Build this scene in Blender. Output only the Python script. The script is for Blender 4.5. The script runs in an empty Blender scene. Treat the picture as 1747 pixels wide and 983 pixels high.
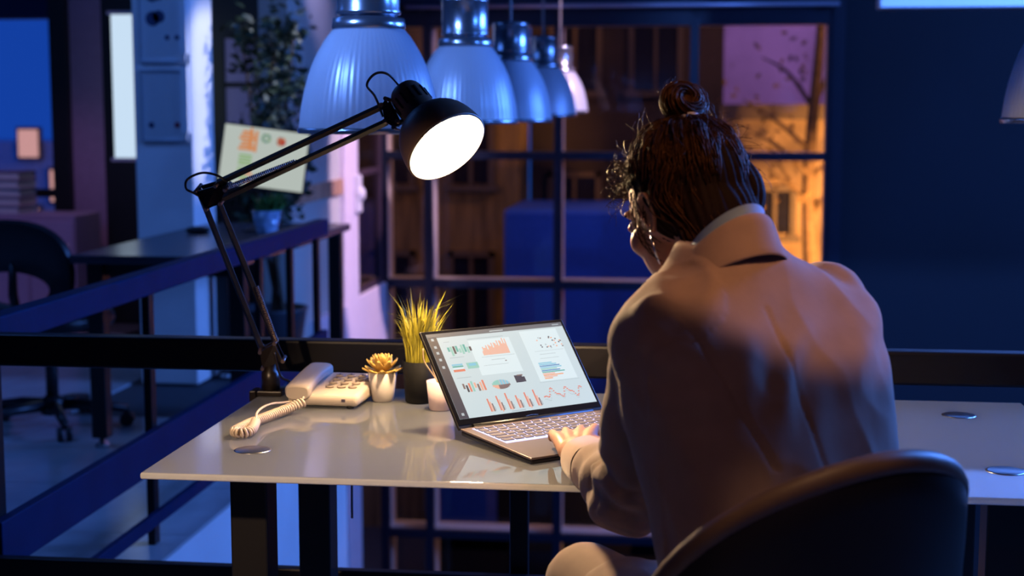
import bpy, bmesh, math, random
import numpy as np
from mathutils import Vector, Matrix, Euler, noise as mnoise

random.seed(7); np.random.seed(7)
S = bpy.context.scene
COL = S.collection
PI = math.pi

# ------------------------------------------------------------------ camera
F_PX, CXP, CYP = 2600.0, 873.5, 491.5
TH = math.atan(306.5 / F_PX)
PSI = math.atan(321.5 * math.cos(TH) / F_PX)
CAM = np.array([0.0, 0.0, 1.36])
FW = np.array([-math.sin(PSI) * math.cos(TH), math.cos(PSI) * math.cos(TH), -math.sin(TH)])
RT = np.array([math.cos(PSI), math.sin(PSI), 0.0])
UP = np.cross(RT, FW)
cam_d = bpy.data.cameras.new('camera')
cam = bpy.data.objects.new('camera', cam_d); COL.objects.link(cam)
cam.matrix_world = Matrix(((RT[0], UP[0], -FW[0], CAM[0]), (RT[1], UP[1], -FW[1], CAM[1]), (RT[2], UP[2], -FW[2], CAM[2]), (0, 0, 0, 1)))
cam_d.sensor_width = 36.0
cam_d.lens = F_PX / 1747.0 * 36.0
cam_d.clip_start = 0.05; cam_d.clip_end = 200
cam_d.dof.use_dof = True
cam_d.dof.focus_distance = 2.75
cam_d.dof.aperture_fstop = 3.6
S.camera = cam
def PY(x, y, Y):
    r = FW + RT * (x - CXP) / F_PX - UP * (y - CYP) / F_PX
    return CAM + r * (Y / r[1])
def PZ(x, y, z):
    r = FW + RT * (x - CXP) / F_PX - UP * (y - CYP) / F_PX
    return CAM + r * ((z - CAM[2]) / r[2])

# ------------------------------------------------------------------ world, lights, exposure
w = bpy.data.worlds.new('dusk_sky'); S.world = w; w.use_nodes = True
w.node_tree.nodes['Background'].inputs[0].default_value = (0.012, 0.085, 0.50, 1)
w.node_tree.nodes['Background'].inputs[1].default_value = 0.8
S.view_settings.view_transform = 'Standard'
S.view_settings.look = 'None'
S.view_settings.exposure = 0.0
S.view_settings.gamma = 1.0
S.view_settings.use_curve_mapping = False
S.cycles.use_denoising = True
S.cycles.max_bounces = 8
S.cycles.caustics_reflective = False
S.cycles.caustics_refractive = False
S.cycles.sample_clamp_indirect = 3.0

def aim(o, tgt):
    o.rotation_euler = (Vector(tgt) - o.location).to_track_quat('-Z', 'Y').to_euler()
def area(name, loc, tgt, sx, sy, color, power):
    d = bpy.data.lights.new(name, 'AREA'); d.shape = 'RECTANGLE'; d.size = sx; d.size_y = sy
    d.color = color; d.energy = power
    o = bpy.data.objects.new(name, d); COL.objects.link(o); o.location = loc; aim(o, tgt); return o
def spot(name, loc, tgt, color, power, ang, blend=0.3, rad=0.05):
    d = bpy.data.lights.new(name, 'SPOT'); d.color = color; d.energy = power
    d.spot_size = math.radians(ang); d.spot_blend = blend; d.shadow_soft_size = rad
    o = bpy.data.objects.new(name, d); COL.objects.link(o); o.location = loc; aim(o, tgt); return o
# blue gelled wash from the right side of the atrium
area('blue_wash_light', (3.6, 6.6, 2.4), (-1.8, 6.6, 0.2), 2.2, 1.2, (0.085, 0.25, 1.0), 400)
# blue ceiling light over the left gallery
area('blue_gallery_light', (-3.6, 5.2, 3.2), (-3.0, 6.4, 0.0), 1.6, 1.6, (0.09, 0.27, 1.0), 24)
# blue lamp over the right end of the desk, behind the sitter
area('blue_desk_light', (1.9, 3.6, 2.3), (0.4, 2.7, 0.75), 0.5, 0.5, (0.08, 0.27, 1.0), 38)
# cool white and pink spots on the column and the pier
spot('column_spot', (0.4, 8.6, 3.2), (-2.45, 7.4, 1.45), (0.80, 0.82, 1.0), 620, 14, 0.5)
spot('pier_spot', (0.9, 8.3, 3.2), (-2.2, 9.9, 0.75), (1.0, 0.66, 0.90), 850, 27, 0.25)
# warm ceiling spot behind the sitter
spot('warm_ceiling_spot', (0.85, 0.9, 2.75), (0.11, 2.22, 1.215), (1.0, 0.46, 0.20), 85, 14.5, 0.15, 0.03)
spot('added_chair_spot', (0.02, 1.3, 3.3), (0.14, 1.79, 0.90), (1.0, 0.55, 0.28), 55, 7, 0.5, 0.03)  # unseen spot added to warm the top of the chair rim
spot('added_panel_spot', (1.6, 3.9, 3.3), (1.9, 7.15, 2.2), (0.10, 0.27, 1.0), 900, 50, 0.5, 0.1)  # unseen blue spot added to light the suspended panel's face
# unseen blue spot added for the pendant row, added warm fill behind the viewer
spot('added_pendant_spot', (-2.7, 1.4, 3.3), (-0.75, 4.3, 1.45), (0.16, 0.34, 1.0), 900, 21, 0.5, 0.15)
spot('warm_fill_spot', (0.4, -1.0, 3.3), (0.28, 2.1, 0.85), (1.0, 0.50, 0.48), 22, 24, 0.6, 0.3)
# warm track spot over the left half of the desk
spot('desk_track_spot', (-1.35, 0.3, 2.2), (-0.50, 2.80, 0.76), (1.0, 0.66, 0.40), 215, 21, 0.3, 0.05)
spot('added_cabinet_spot', (-3.3, 7.4, 3.3), (-4.0, 8.8, 0.45), (0.85, 0.5, 1.0), 60, 40, 0.6, 0.1)  # lilac spot added to lift the dark cabinet corner
# sodium street lights outside the big window
def point(name, loc, color, power, rad=0.1):
    d = bpy.data.lights.new(name, 'POINT'); d.color = color; d.energy = power; d.shadow_soft_size = rad
    o = bpy.data.objects.new(name, d); COL.objects.link(o); o.location = loc; return o
SODIUM = (1.0, 0.48, 0.13)
point('street_light_right', (2.3, 13.4, 3.5), SODIUM, 330)
point('street_light_left', (-3.4, 13.0, 1.2), (1.0, 0.46, 0.08), 42)
spot('added_facade_spot', (1.7, 13.3, 0.2), (1.1, 15.4, 0.1), SODIUM, 950, 95, 0.5, 0.1)  # spot added to brighten the amber facade, kept off the room
point('street_light_low', (-0.6, 12.2, -2.4), SODIUM, 8)
area('street_window_light', (-0.6, 12.6, 3.6), (-0.6, 10.5, 0.4), 3.0, 0.3, (1.0, 0.52, 0.2), 45)

# ------------------------------------------------------------------ materials
MATS = {}
def mat(name, color, rough=0.5, metal=0.0, emit=None, estr=0.0, spec=0.5, noise=0.0, nscale=20.0, bump=0.0, bscale=200.0, coat=0.0, sss=0.0, sssr=(0.1, 0.1, 0.1), sheen=0.0, stretch=None, trans=0.0, alpha=1.0):
    if name in MATS: return MATS[name]
    m = bpy.data.materials.new(name); m.use_nodes = True; MATS[name] = m
    nt = m.node_tree; b = nt.nodes['Principled BSDF']
    b.inputs['Base Color'].default_value = (*color, 1)
    b.inputs['Roughness'].default_value = rough; b.inputs['Metallic'].default_value = metal
    b.inputs['Specular IOR Level'].default_value = spec
    b.inputs['Coat Weight'].default_value = coat
    b.inputs['Sheen Weight'].default_value = sheen
    b.inputs['Transmission Weight'].default_value = trans
    b.inputs['Alpha'].default_value = alpha
    if sss:
        b.inputs['Subsurface Weight'].default_value = sss
        b.inputs['Subsurface Radius'].default_value = sssr
        b.inputs['Subsurface Scale'].default_value = 1.0
    if emit:
        b.inputs['Emission Color'].default_value = (*emit, 1); b.inputs['Emission Strength'].default_value = estr
    tc = nt.nodes.new('ShaderNodeTexCoord')
    vec = tc.outputs['Object']
    if stretch:
        mp = nt.nodes.new('ShaderNodeMapping'); mp.inputs['Scale'].default_value = stretch
        nt.links.new(vec, mp.inputs[0]); vec = mp.outputs[0]
    n = nt.nodes.new('ShaderNodeTexNoise'); n.inputs['Scale'].default_value = nscale; n.inputs['Detail'].default_value = 4
    nt.links.new(vec, n.inputs['Vector'])
    if noise >= 0:
        mx = nt.nodes.new('ShaderNodeMix'); mx.data_type = 'RGBA'; mx.blend_type = 'MULTIPLY'
        mr = nt.nodes.new('ShaderNodeMapRange')
        mr.inputs[1].default_value = 0.3; mr.inputs[2].default_value = 0.7
        a = max(noise, 0.03)
        mr.inputs[3].default_value = 1 - a; mr.inputs[4].default_value = 1 + a * 0.5
        nt.links.new(n.outputs['Fac'], mr.inputs[0])
        mx.inputs[0].default_value = 1.0; mx.inputs[6].default_value = (*color, 1)
        cb = nt.nodes.new('ShaderNodeCombineColor')
        for k in range(3): nt.links.new(mr.outputs[0], cb.inputs[k])
        nt.links.new(cb.outputs[0], mx.inputs[7]); nt.links.new(mx.outputs[2], b.inputs['Base Color'])
    if bump:
        n2 = nt.nodes.new('ShaderNodeTexNoise'); n2.inputs['Scale'].default_value = bscale
        nt.links.new(vec, n2.inputs['Vector'])
        bp = nt.nodes.new('ShaderNodeBump'); bp.inputs['Strength'].default_value = bump; bp.inputs['Distance'].default_value = 0.002
        nt.links.new(n2.outputs['Fac'], bp.inputs['Height']); nt.links.new(bp.outputs[0], b.inputs['Normal'])
    return m
def glassmat(name, tint=(1, 1, 1), refl=0.12):
    if name in MATS: return MATS[name]
    m = bpy.data.materials.new(name); m.use_nodes = True; MATS[name] = m
    nt = m.node_tree; nt.nodes.clear()
    o = nt.nodes.new('ShaderNodeOutputMaterial'); t = nt.nodes.new('ShaderNodeBsdfTransparent'); g = nt.nodes.new('ShaderNodeBsdfGlossy')
    t.inputs[0].default_value = (*tint, 1); g.inputs['Roughness'].default_value = 0.02
    fr = nt.nodes.new('ShaderNodeFresnel'); fr.inputs[0].default_value = 1.45
    ml = nt.nodes.new('ShaderNodeMath'); ml.operation = 'MULTIPLY'; ml.inputs[1].default_value = refl / 0.04 * 0.5
    nt.links.new(fr.outputs[0], ml.inputs[0])
    mx = nt.nodes.new('ShaderNodeMixShader'); nt.links.new(ml.outputs[0], mx.inputs[0])
    nt.links.new(t.outputs[0], mx.inputs[1]); nt.links.new(g.outputs[0], mx.inputs[2]); nt.links.new(mx.outputs[0], o.inputs[0])
    return m
def emat(name, color, strength):
    return mat(name, (0.02, 0.02, 0.02), 0.4, emit=color, estr=strength)

# ------------------------------------------------------------------ mesh builder
class MB:
    def __init__(s): s.v = []; s.f = []; s.sm = []; s.mi = []
    def add(s, vs, fs, smooth=False, mi=0):
        o = len(s.v); s.v += [tuple(map(float, p)) for p in vs]
        for f in fs: s.f.append(tuple(i + o for i in f)); s.sm.append(smooth); s.mi.append(mi)
        return s
    def box(s, c, d, rot=None, mi=0):
        x, y, z = [k / 2 for k in d]
        vs = [Vector((a * x, b * y, e * z)) for e in (-1, 1) for b in (-1, 1) for a in (-1, 1)]
        if rot is not None: vs = [rot @ v for v in vs]
        c = Vector(c); vs = [v + c for v in vs]
        return s.add(vs, [(0, 2, 3, 1), (4, 5, 7, 6), (0, 1, 5, 4), (2, 6, 7, 3), (0, 4, 6, 2), (1, 3, 7, 5)], False, mi)
    def bb(s, a, b, mi=0):
        return s.box([(a[i] + b[i]) / 2 for i in range(3)], [abs(b[i] - a[i]) for i in range(3)], None, mi)
    def quad(s, a, b, c, d, mi=0): return s.add([a, b, c, d], [(0, 1, 2, 3)], False, mi)
    def loft(s, rings, cap=True, smooth=True, closed=True, mi=0):
        n = len(rings[0]); vs = [p for r in rings for p in r]; fs = []
        for i in range(len(rings) - 1):
            for j in range(n if closed else n - 1):
                k = (j + 1) % n
                fs.append((i * n + j, i * n + k, (i + 1) * n + k, (i + 1) * n + j))
        s.add(vs, fs, smooth, mi)
        if cap and closed:
            o = len(s.v) - len(vs)
            s.f.append(tuple(o + j for j in reversed(range(n)))); s.sm.append(False); s.mi.append(mi)
            o2 = o + (len(rings) - 1) * n
            s.f.append(tuple(o2 + j for j in range(n))); s.sm.append(False); s.mi.append(mi)
        return s
    def lathe(s, prof, seg=32, axis=None, o=(0, 0, 0), cap=True, smooth=True, mi=0, flute=None):
        ax = Vector(axis or (0, 0, 1)).normalized(); q = Vector((0, 0, 1)).rotation_difference(ax).to_matrix(); o = Vector(o)
        rings = []
        for r, z in prof:
            rings.append([q @ Vector((max(r, 1e-4) * (1 + (flute(j, r, z) if flute else 0)) * math.cos(2 * PI * j / seg), max(r, 1e-4) * (1 + (flute(j, r, z) if flute else 0)) * math.sin(2 * PI * j / seg), z)) + o for j in range(seg)])
        return s.loft(rings, cap, smooth, True, mi)
    def cyl(s, a, b, r, r2=None, seg=16, mi=0, smooth=True):
        a = Vector(a); b = Vector(b); d = b - a
        return s.lathe([(r, 0), (r if r2 is None else r2, d.length)], seg, d, a, True, smooth, mi)
    def tube(s, pts, rad, seg=8, mi=0, squash=None, ref=None, smooth=True):
        pts = [Vector(p) for p in pts]; n = len(pts)
        rs = rad if hasattr(rad, '__len__') else [rad] * n
        rings = []; prev = Vector(ref) if ref is not None else None
        for i in range(n):
            t = (pts[min(i + 1, n - 1)] - pts[max(i - 1, 0)])
            t = t.normalized() if t.length > 1e-9 else Vector((0, 0, 1))
            if prev is None:
                prev = Vector((0, 0, 1)) if abs(t.z) < 0.9 else Vector((1, 0, 0))
            u = prev - t * prev.dot(t)
            if u.length < 1e-6: u = t.orthogonal()
            u.normalize(); prev = u; v = t.cross(u)
            sq = 1.0 if squash is None else (squash[i] if hasattr(squash, '__len__') else squash)
            rings.append([pts[i] + u * (rs[i] * math.cos(2 * PI * j / seg)) + v * (rs[i] * sq * math.sin(2 * PI * j / seg)) for j in range(seg)])
        return s.loft(rings, True, smooth, True, mi)
    def ball(s, c, r, seg=20, rings=12, rot=None, mi=0):
        if not hasattr(r, '__len__'): r = (r, r, r)
        c = Vector(c); rr = []
        for i in range(rings + 1):
            a = -PI / 2 + PI * i / rings; k = max(math.cos(a), 1e-3)
            ring = []
            for j in range(seg):
                p = Vector((r[0] * k * math.cos(2 * PI * j / seg), r[1] * k * math.sin(2 * PI * j / seg), r[2] * math.sin(a)))
                ring.append((rot @ p if rot is not None else p) + c)
            rr.append(ring)
        return s.loft(rr, True, True, True, mi)
    def mesh(s, name, mats, inv=None):
        me = bpy.data.meshes.new(name)
        vs = s.v if inv is None else [tuple(inv @ Vector(p)) for p in s.v]
        me.from_pydata(vs, [], s.f); me.update()
        for m in (mats if isinstance(mats, (list, tuple)) else [mats]): me.materials.append(m)
        me.polygons.foreach_set('use_smooth', s.sm)
        me.polygons.foreach_set('material_index', s.mi)
        return me
    def build(s, name, mats, parent=None, world=True, bevel=0.0, bseg=2, label=None):
        inv = None
        if parent is not None and world: inv = wm(parent).inverted()
        me = s.mesh(name, mats, inv)
        o = bpy.data.objects.new(name, me); COL.objects.link(o)
        if parent is not None: o.parent = parent
        if bevel:
            b = o.modifiers.new('bevel', 'BEVEL'); b.width = bevel; b.segments = bseg; b.limit_method = 'ANGLE'; b.angle_limit = math.radians(40)
        if label: o['label'] = label
        return o
def wm(o):
    m = Matrix.LocRotScale(o.location, o.rotation_euler, o.scale)
    return wm(o.parent) @ m if o.parent is not None else m
def thing(name, label, cat, loc=(0, 0, 0), rz=0.0, group=None, kind=None):
    o = bpy.data.objects.new(name, None); COL.objects.link(o); o.empty_display_size = 0.05
    o.location = loc; o.rotation_euler = (0, 0, rz)
    return tag(o, label, cat, group, kind)
def tag(o, label=None, cat=None, group=None, kind=None):
    if label: o['label'] = label
    if cat: o['category'] = cat
    if group: o['group'] = group
    if kind: o['kind'] = kind
    return o
def struct(o, label=None, cat=None): return tag(o, label, cat, None, 'structure')
def dup(root, loc=None, rz=None, label=None, parent=None):
    c = root.copy(); COL.objects.link(c)
    if parent is not None: c.parent = parent
    if loc is not None: c.location = loc
    if rz is not None: c.rotation_euler = (0, 0, rz)
    if label: c['label'] = label
    for ch in list(root.children): dup(ch, parent=c)
    return c
def inst(proto, name, parent, loc, rot=(0, 0, 0), sc=(1, 1, 1)):
    o = bpy.data.objects.new(name, proto); COL.objects.link(o); o.parent = parent
    o.location = loc; o.rotation_euler = rot; o.scale = sc; return o
def spl(pts, n):
    """Catmull-Rom through pts (any dimension), n samples per span"""
    P = [np.array(p, float) for p in pts]; P = [2 * P[0] - P[1]] + P + [2 * P[-1] - P[-2]]; out = []
    for i in range(1, len(P) - 2):
        for k in range(n):
            t = k / n
            out.append(0.5 * ((2 * P[i]) + (-P[i - 1] + P[i + 1]) * t + (2 * P[i - 1] - 5 * P[i] + 4 * P[i + 1] - P[i + 2]) * t * t + (-P[i - 1] + 3 * P[i] - 3 * P[i + 1] + P[i + 2]) * t ** 3))
    out.append(P[-2]); return out
def remeshed(mb, voxel, smooth=4, factor=0.5):
    me = mb.mesh('tmp', [])
    o = bpy.data.objects.new('tmp', me); COL.objects.link(o)
    r = o.modifiers.new('r', 'REMESH'); r.mode = 'VOXEL'; r.voxel_size = voxel; r.use_smooth_shade = True
    if smooth:
        sm = o.modifiers.new('s', 'SMOOTH'); sm.iterations = smooth; sm.factor = factor
    dg = bpy.context.evaluated_depsgraph_get()
    out = bpy.data.meshes.new_from_object(o.evaluated_get(dg))
    bpy.data.objects.remove(o)
    return out
def place_mesh(me, name, material, parent=None):
    """me in world coordinates"""
    if parent is not None: me.transform(wm(parent).inverted())
    me.materials.clear(); me.materials.append(material); me.name = name
    me.polygons.foreach_set('use_smooth', [True] * len(me.polygons))
    o = bpy.data.objects.new(name, me); COL.objects.link(o); o.parent = parent
    return o
# ================================================================== SETTING
m_tile = mat('floor_tile', (0.46, 0.47, 0.50), 0.2, noise=0.2, nscale=3, spec=0.5)
m_grout = mat('floor_grout', (0.05, 0.05, 0.06), 0.8, noise=0.1)
m_bluewall = mat('pale_blue_paint', (0.56, 0.56, 0.52), 0.7, noise=0.08, nscale=2, bump=0.1)
m_lowwall = mat('atrium_wall_paint', (0.72, 0.72, 0.72), 0.7, noise=0.08, nscale=2)
m_white = mat('white_plaster', (0.80, 0.78, 0.78), 0.65, noise=0.06, nscale=4, bump=0.1)
m_navy = mat('dark_navy_paint', (0.010, 0.020, 0.060), 0.6, noise=0.25, nscale=1.5)
m_black = mat('black_paint', (0.006, 0.006, 0.008), 0.5, noise=0.1)
m_ceil = mat('dark_ceiling', (0.03, 0.03, 0.04), 0.8, noise=0.1)
m_panelgrey = mat('column_plaster', (0.42, 0.46, 0.52), 0.6, noise=0.06)

# floor: near gallery strip and left wing, L-shaped slab
b = MB(); b.bb((-6, -2.2, -0.28), (4.6, 3.40, -0.012)); b.bb((-6, 3.40, -0.28), (-1.60, 6.72, -0.012)); b.bb((-6, 6.72, -0.28), (-2.26, 11.0, -0.012))
floor = struct(b.build('floor', m_grout), 'gallery floor of pale grey tiles reflecting blue light', 'floor')
tile = MB().bb((-0.298, -0.298, -0.012), (0.298, 0.298, 0)).mesh('tile', m_tile)
def floor_tiles():
    for i in range(-7, 0):
        for j in range(5, 15):
            x = -1.60 - 0.30 + 0.6 * (i + 1); y = 0.6 * j + 0.1
            if y > 6.42 and x > -2.56: continue
            inst(tile, 'tile', floor, (x, y, 0))
    for i in range(-3, 5):
        for j in range(0, 5):
            inst(tile, 'tile', floor, (0.6 * i - 0.1, 0.6 * j + 0.4, 0))
floor_tiles()
b = MB(); b.bb((-6, -2.2, -3.2), (6, 11, -3.0)); struct(b.build('floor_lower', mat('lower_floor', (0.03, 0.035, 0.05), 0.35, noise=0.2)), 'dark lower floor of the atrium', 'floor')
b = MB(); b.bb((-6.2, -2.2, 3.6), (6, 11, 3.75)); struct(b.build('ceiling', m_ceil), 'dark ceiling above the gallery', 'ceiling')
# lower atrium wall under the left wing slab
b = MB(); b.bb((-1.60, 3.41, -3.0), (-1.588, 6.70, -0.001)); b.bb((-1.72, 3.41, -3.0), (-1.60, 6.70, -0.281)); struct(b.build('wall_lower', m_lowwall), 'blue washed wall below the left gallery slab', 'wall')
b = MB(); b.bb((-6, 3.28, -3.0), (4.6, 3.40, -0.28)); struct(b.build('wall_lower_front', m_navy), 'dark wall under the near gallery edge', 'wall')
# blue side wall beside the window, an orange strip standing in for street light, the pale pier and the low wall
b = MB(); b.bb((-2.36, 8.06, -3.0), (-2.20, 9.20, 3.6)); struct(b.build('wall_left', m_bluewall), 'blue side wall left of the big window', 'wall')
b = MB(); b.bb((-2.20, 8.06, 0.835), (-2.175, 9.19, 0.93)); struct(b.build('light_strip_1', mat('streetlight_orange', (0.62, 0.36, 0.22), 0.5, noise=0.5, nscale=2.0, stretch=(1, 6, 1)), bevel=0.004), 'orange strip standing in for street light on the blue side wall', 'light_strip')
m_pier = mat('pink_white_paint', (0.86, 0.76, 0.84), 0.6, noise=0.05)
b = MB(); b.bb((-2.40, 9.20, -3.0), (-2.17, 9.58, 3.6)); struct(b.build('wall_pier', m_pier), 'pale pinkish pier at the corner of the blue wall', 'wall')
b = MB(); b.bb((-2.34, 8.45, -0.35), (-2.16, 9.20, 0.15)); b.bb((-2.34, 9.58, -0.35), (-2.17, 10.46, 0.15)); struct(b.build('wall_low', m_pier, bevel=0.01), 'low pinkish wall running from the pier to the window', 'wall')
# back wall right of the window, lintel and below-window wall
b = MB(); b.bb((0.93, 10.5, -3.0), (6, 10.7, 3.6)); struct(b.build('wall_back', mat('navy_back_wall', (0.003, 0.009, 0.020), 0.75, noise=0.2, nscale=1)), 'dark blue plain wall right of the big window', 'wall')
b = MB(); b.bb((-6, 10.5, 2.0), (0.93, 10.7, 3.6)); struct(b.build('wall_lintel', m_navy), 'dark lintel wall above the big window', 'wall')
b = MB(); b.bb((6, -2.2, -3), (6.15, 11, 3.6)); struct(b.build('wall_right', m_navy), 'dark right wall out of view', 'wall')
b = MB(); b.bb((-6.2, -2.35, -3), (6.15, -2.2, 3.6)); struct(b.build('wall_front', m_navy), 'dark wall behind the viewer', 'wall')
# ---- big grid window
win = struct(thing('window_1', 'large steel grid window glowing with amber street light', 'window', (-0.6, 10.5, -3.0)))
m_mull = mat('navy_steel', (0.004, 0.011, 0.030), 0.45, noise=0.1)
m_reveal = mat('pale_reveal', (0.62, 0.55, 0.50), 0.6, noise=0.08)
m_pane = glassmat('window_glass', (0.88, 0.84, 0.80), 0.04)
XS = [-2.20, -1.876, -0.968, -0.046, 0.868]; ZS = [-2.57, -1.665, -0.765, 0.14, 1.037, 1.945]
for i, x in enumerate(XS):
    MB().bb((x - 0.029, 10.46, -3.0), (x + 0.029, 10.53, 2.03)).build('mullion', m_mull, win, bevel=0.004)
    MB().bb((x - 0.022, 10.53, -3.0), (x + 0.022, 10.74, 2.03)).build('reveal', m_reveal, win)
for z in ZS:
    MB().bb((-2.2, 10.465, z - 0.029), (0.895, 10.525, z + 0.029)).build('transom', m_mull, win, bevel=0.004)
    MB().bb((-2.2, 10.53, z - 0.022), (0.89, 10.735, z + 0.022)).build('sill_reveal', m_reveal, win)
MB().bb((-2.2, 10.46, 1.97), (0.93, 10.5, 2.08)).build('head_frame', m_mull, win)
MB().bb((0.868, 10.45, -3.0), (0.95, 10.5, 2.08)).build('jamb', m_mull, win)
for i in range(len(XS) - 1):
    for j in range(len(ZS) - 1):
        MB().bb((XS[i] + 0.02, 10.70, ZS[j] + 0.02), (XS[i + 1] - 0.02, 10.706, ZS[j + 1] - 0.02)).build('pane', m_pane, win)
# ---- side window between pier and grid window (in the left wall)
win2 = struct(thing('window_2', 'narrow side window in the pinkish wall with thin dark frame', 'window', (-2.2, 10.0, 0.15)))
b = MB(); b.bb((-2.24, 9.58, 0.15), (-2.19, 9.62, 3.0)); b.bb((-2.24, 10.36, 0.15), (-2.19, 10.42, 3.0)); b.bb((-2.24, 9.62, 0.92), (-2.19, 10.36, 0.96)); b.bb((-2.24, 9.62, 0.15), (-2.19, 10.36, 0.19)); b.bb((-2.24, 9.62, 1.86), (-2.19, 10.36, 1.9))
b.build('frame', mat('dark_bronze', (0.05, 0.03, 0.05), 0.5), win2, bevel=0.004)
MB().bb((-2.215, 9.62, 0.19), (-2.21, 10.36, 0.92)).build('pane', m_pane, win2)
MB().bb((-2.215, 9.62, 0.96), (-2.21, 10.36, 1.86)).build('pane', m_pane, win2)
# small round bell on the pier
t = thing('wall_sconce', 'small white rounded fitting fixed to the pale pier', 'fitting', (-2.17, 9.5, 0.85))
MB().lathe([(0.001, 0.06), (0.03, 0.055), (0.05, 0.035), (0.055, 0)], 20, (1, 0, 0), (-2.17, 9.52, 0.82)).build('dome', m_white, t)
MB().bb((-2.172, 9.47, 0.70), (-2.14, 9.57, 0.94)).build('back_plate', m_white, t, bevel=0.01)

# ---- column on the left wing with two framed charts
b = MB(); b.bb((-2.74, 7.20, 0), (-2.45, 7.54, 3.6)); struct(b.build('column', m_white, bevel=0.006), 'square column lit white on its right side', 'column')
m_paper = mat('chart_paper', (0.72, 0.74, 0.78), 0.6, noise=0.03); m_ink = mat('chart_ink', (0.03, 0.06, 0.16), 0.6); m_ink2 = mat('chart_red', (0.35, 0.04, 0.08), 0.6)
def chart(z0, z1, label, dots):
    t = thing('wall_chart', label, 'poster', (-2.585, 7.195, z0), 0, 'charts on the column')
    MB().bb((-2.695, 7.188, z0), (-2.475, 7.198, z1)).build('sheet', m_paper, t)
    f = MB()
    for a in ((-2.70, z0 - 0.006, -2.47, z0 + 0.004), (-2.70, z1 - 0.004, -2.47, z1 + 0.006)): f.bb((a[0], 7.180, a[1]), (a[2], 7.198, a[3]))
    for x in (-2.70, -2.478): f.bb((x, 7.180, z0), (x + 0.008, 7.198, z1))
    f.build('frame', m_panelgrey, t)
    for (x, z, r, m) in dots:
        MB().lathe([(r, 0), (r, 0.003)], 18, (0, -1, 0), (x, 7.188, z)).build('printed_mark', m, t)
chart(1.585, 1.99, 'framed upper chart with dark cloud shapes on the column', [(-2.63, 1.79, 0.035, m_ink), (-2.60, 1.80, 0.03, m_ink), (-2.63, 1.90, 0.03, m_ink), (-2.60, 1.91, 0.032, m_ink), (-2.56, 1.70, 0.012, m_ink), (-2.51, 1.70, 0.012, m_ink)])
chart(1.205, 1.54, 'framed lower chart with two small dark dots on the column', [(-2.65, 1.28, 0.014, m_ink), (-2.52, 1.28, 0.014, m_ink2)])
# chart sheets standing out on the side of the column
for z0, z1, lab in ((1.62, 2.0, 'pale narrow sheet hung high on the column corner'), (1.24, 1.56, 'pale narrow sheet hung low on the column corner')):
    t = thing('hanging_sheet', lab, 'sheet', (-2.448, 7.2, z0), 0, 'sheets on the column corner')
    MB().bb((-2.482, 7.14, z0), (-2.45, 7.178, z1)).build('page', m_paper, t)
    MB().bb((-2.484, 7.138, z1), (-2.448, 7.18, z1 + 0.012)).build('clip_bar', m_panelgrey, t)

# ---- far left: big windows, dark posts, room divider
m_dusk = glassmat('dusk_glass', (0.85, 0.9, 1.0), 0.15)
wl = struct(thing('window_3', 'tall glazing at far left showing deep blue dusk', 'window', (-4.3, 9.3, 0)))
MB().bb((-5.9, 9.30, 0.1), (-4.06, 9.31, 3.5)).build('pane', m_dusk, wl)
MB().bb((-4.06, 9.24, 0.0), (-3.95, 9.36, 3.6)).build('post', m_black, wl)
MB().bb((-5.9, 9.25, 0.0), (-4.0, 9.35, 0.12)).build('bottom_rail', m_black, wl)
MB().bb((-5.9, 9.25, 0.80), (-4.0, 9.33, 0.85)).build('middle_rail', m_black, wl)
b = MB(); b.bb((-3.95, 9.3, 0), (-3.74, 9.5, 3.6)); struct(b.build('wall_plum', mat('plum_paint', (0.30, 0.18, 0.30), 0.7, noise=0.1)), 'plum coloured wall strip beside the dusk window', 'wall')
b = MB(); b.bb((-3.74, 9.3, 0), (-2.34, 9.5, 3.6)); struct(b.build('wall_dark', m_black), 'black partition wall behind the column', 'wall')
b = MB(); b.bb((-6.2, -2.2, -3), (-6.0, 9.6, 3.6)); struct(b.build('wall_left_far', m_navy), 'dark far left wall', 'wall')
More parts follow.
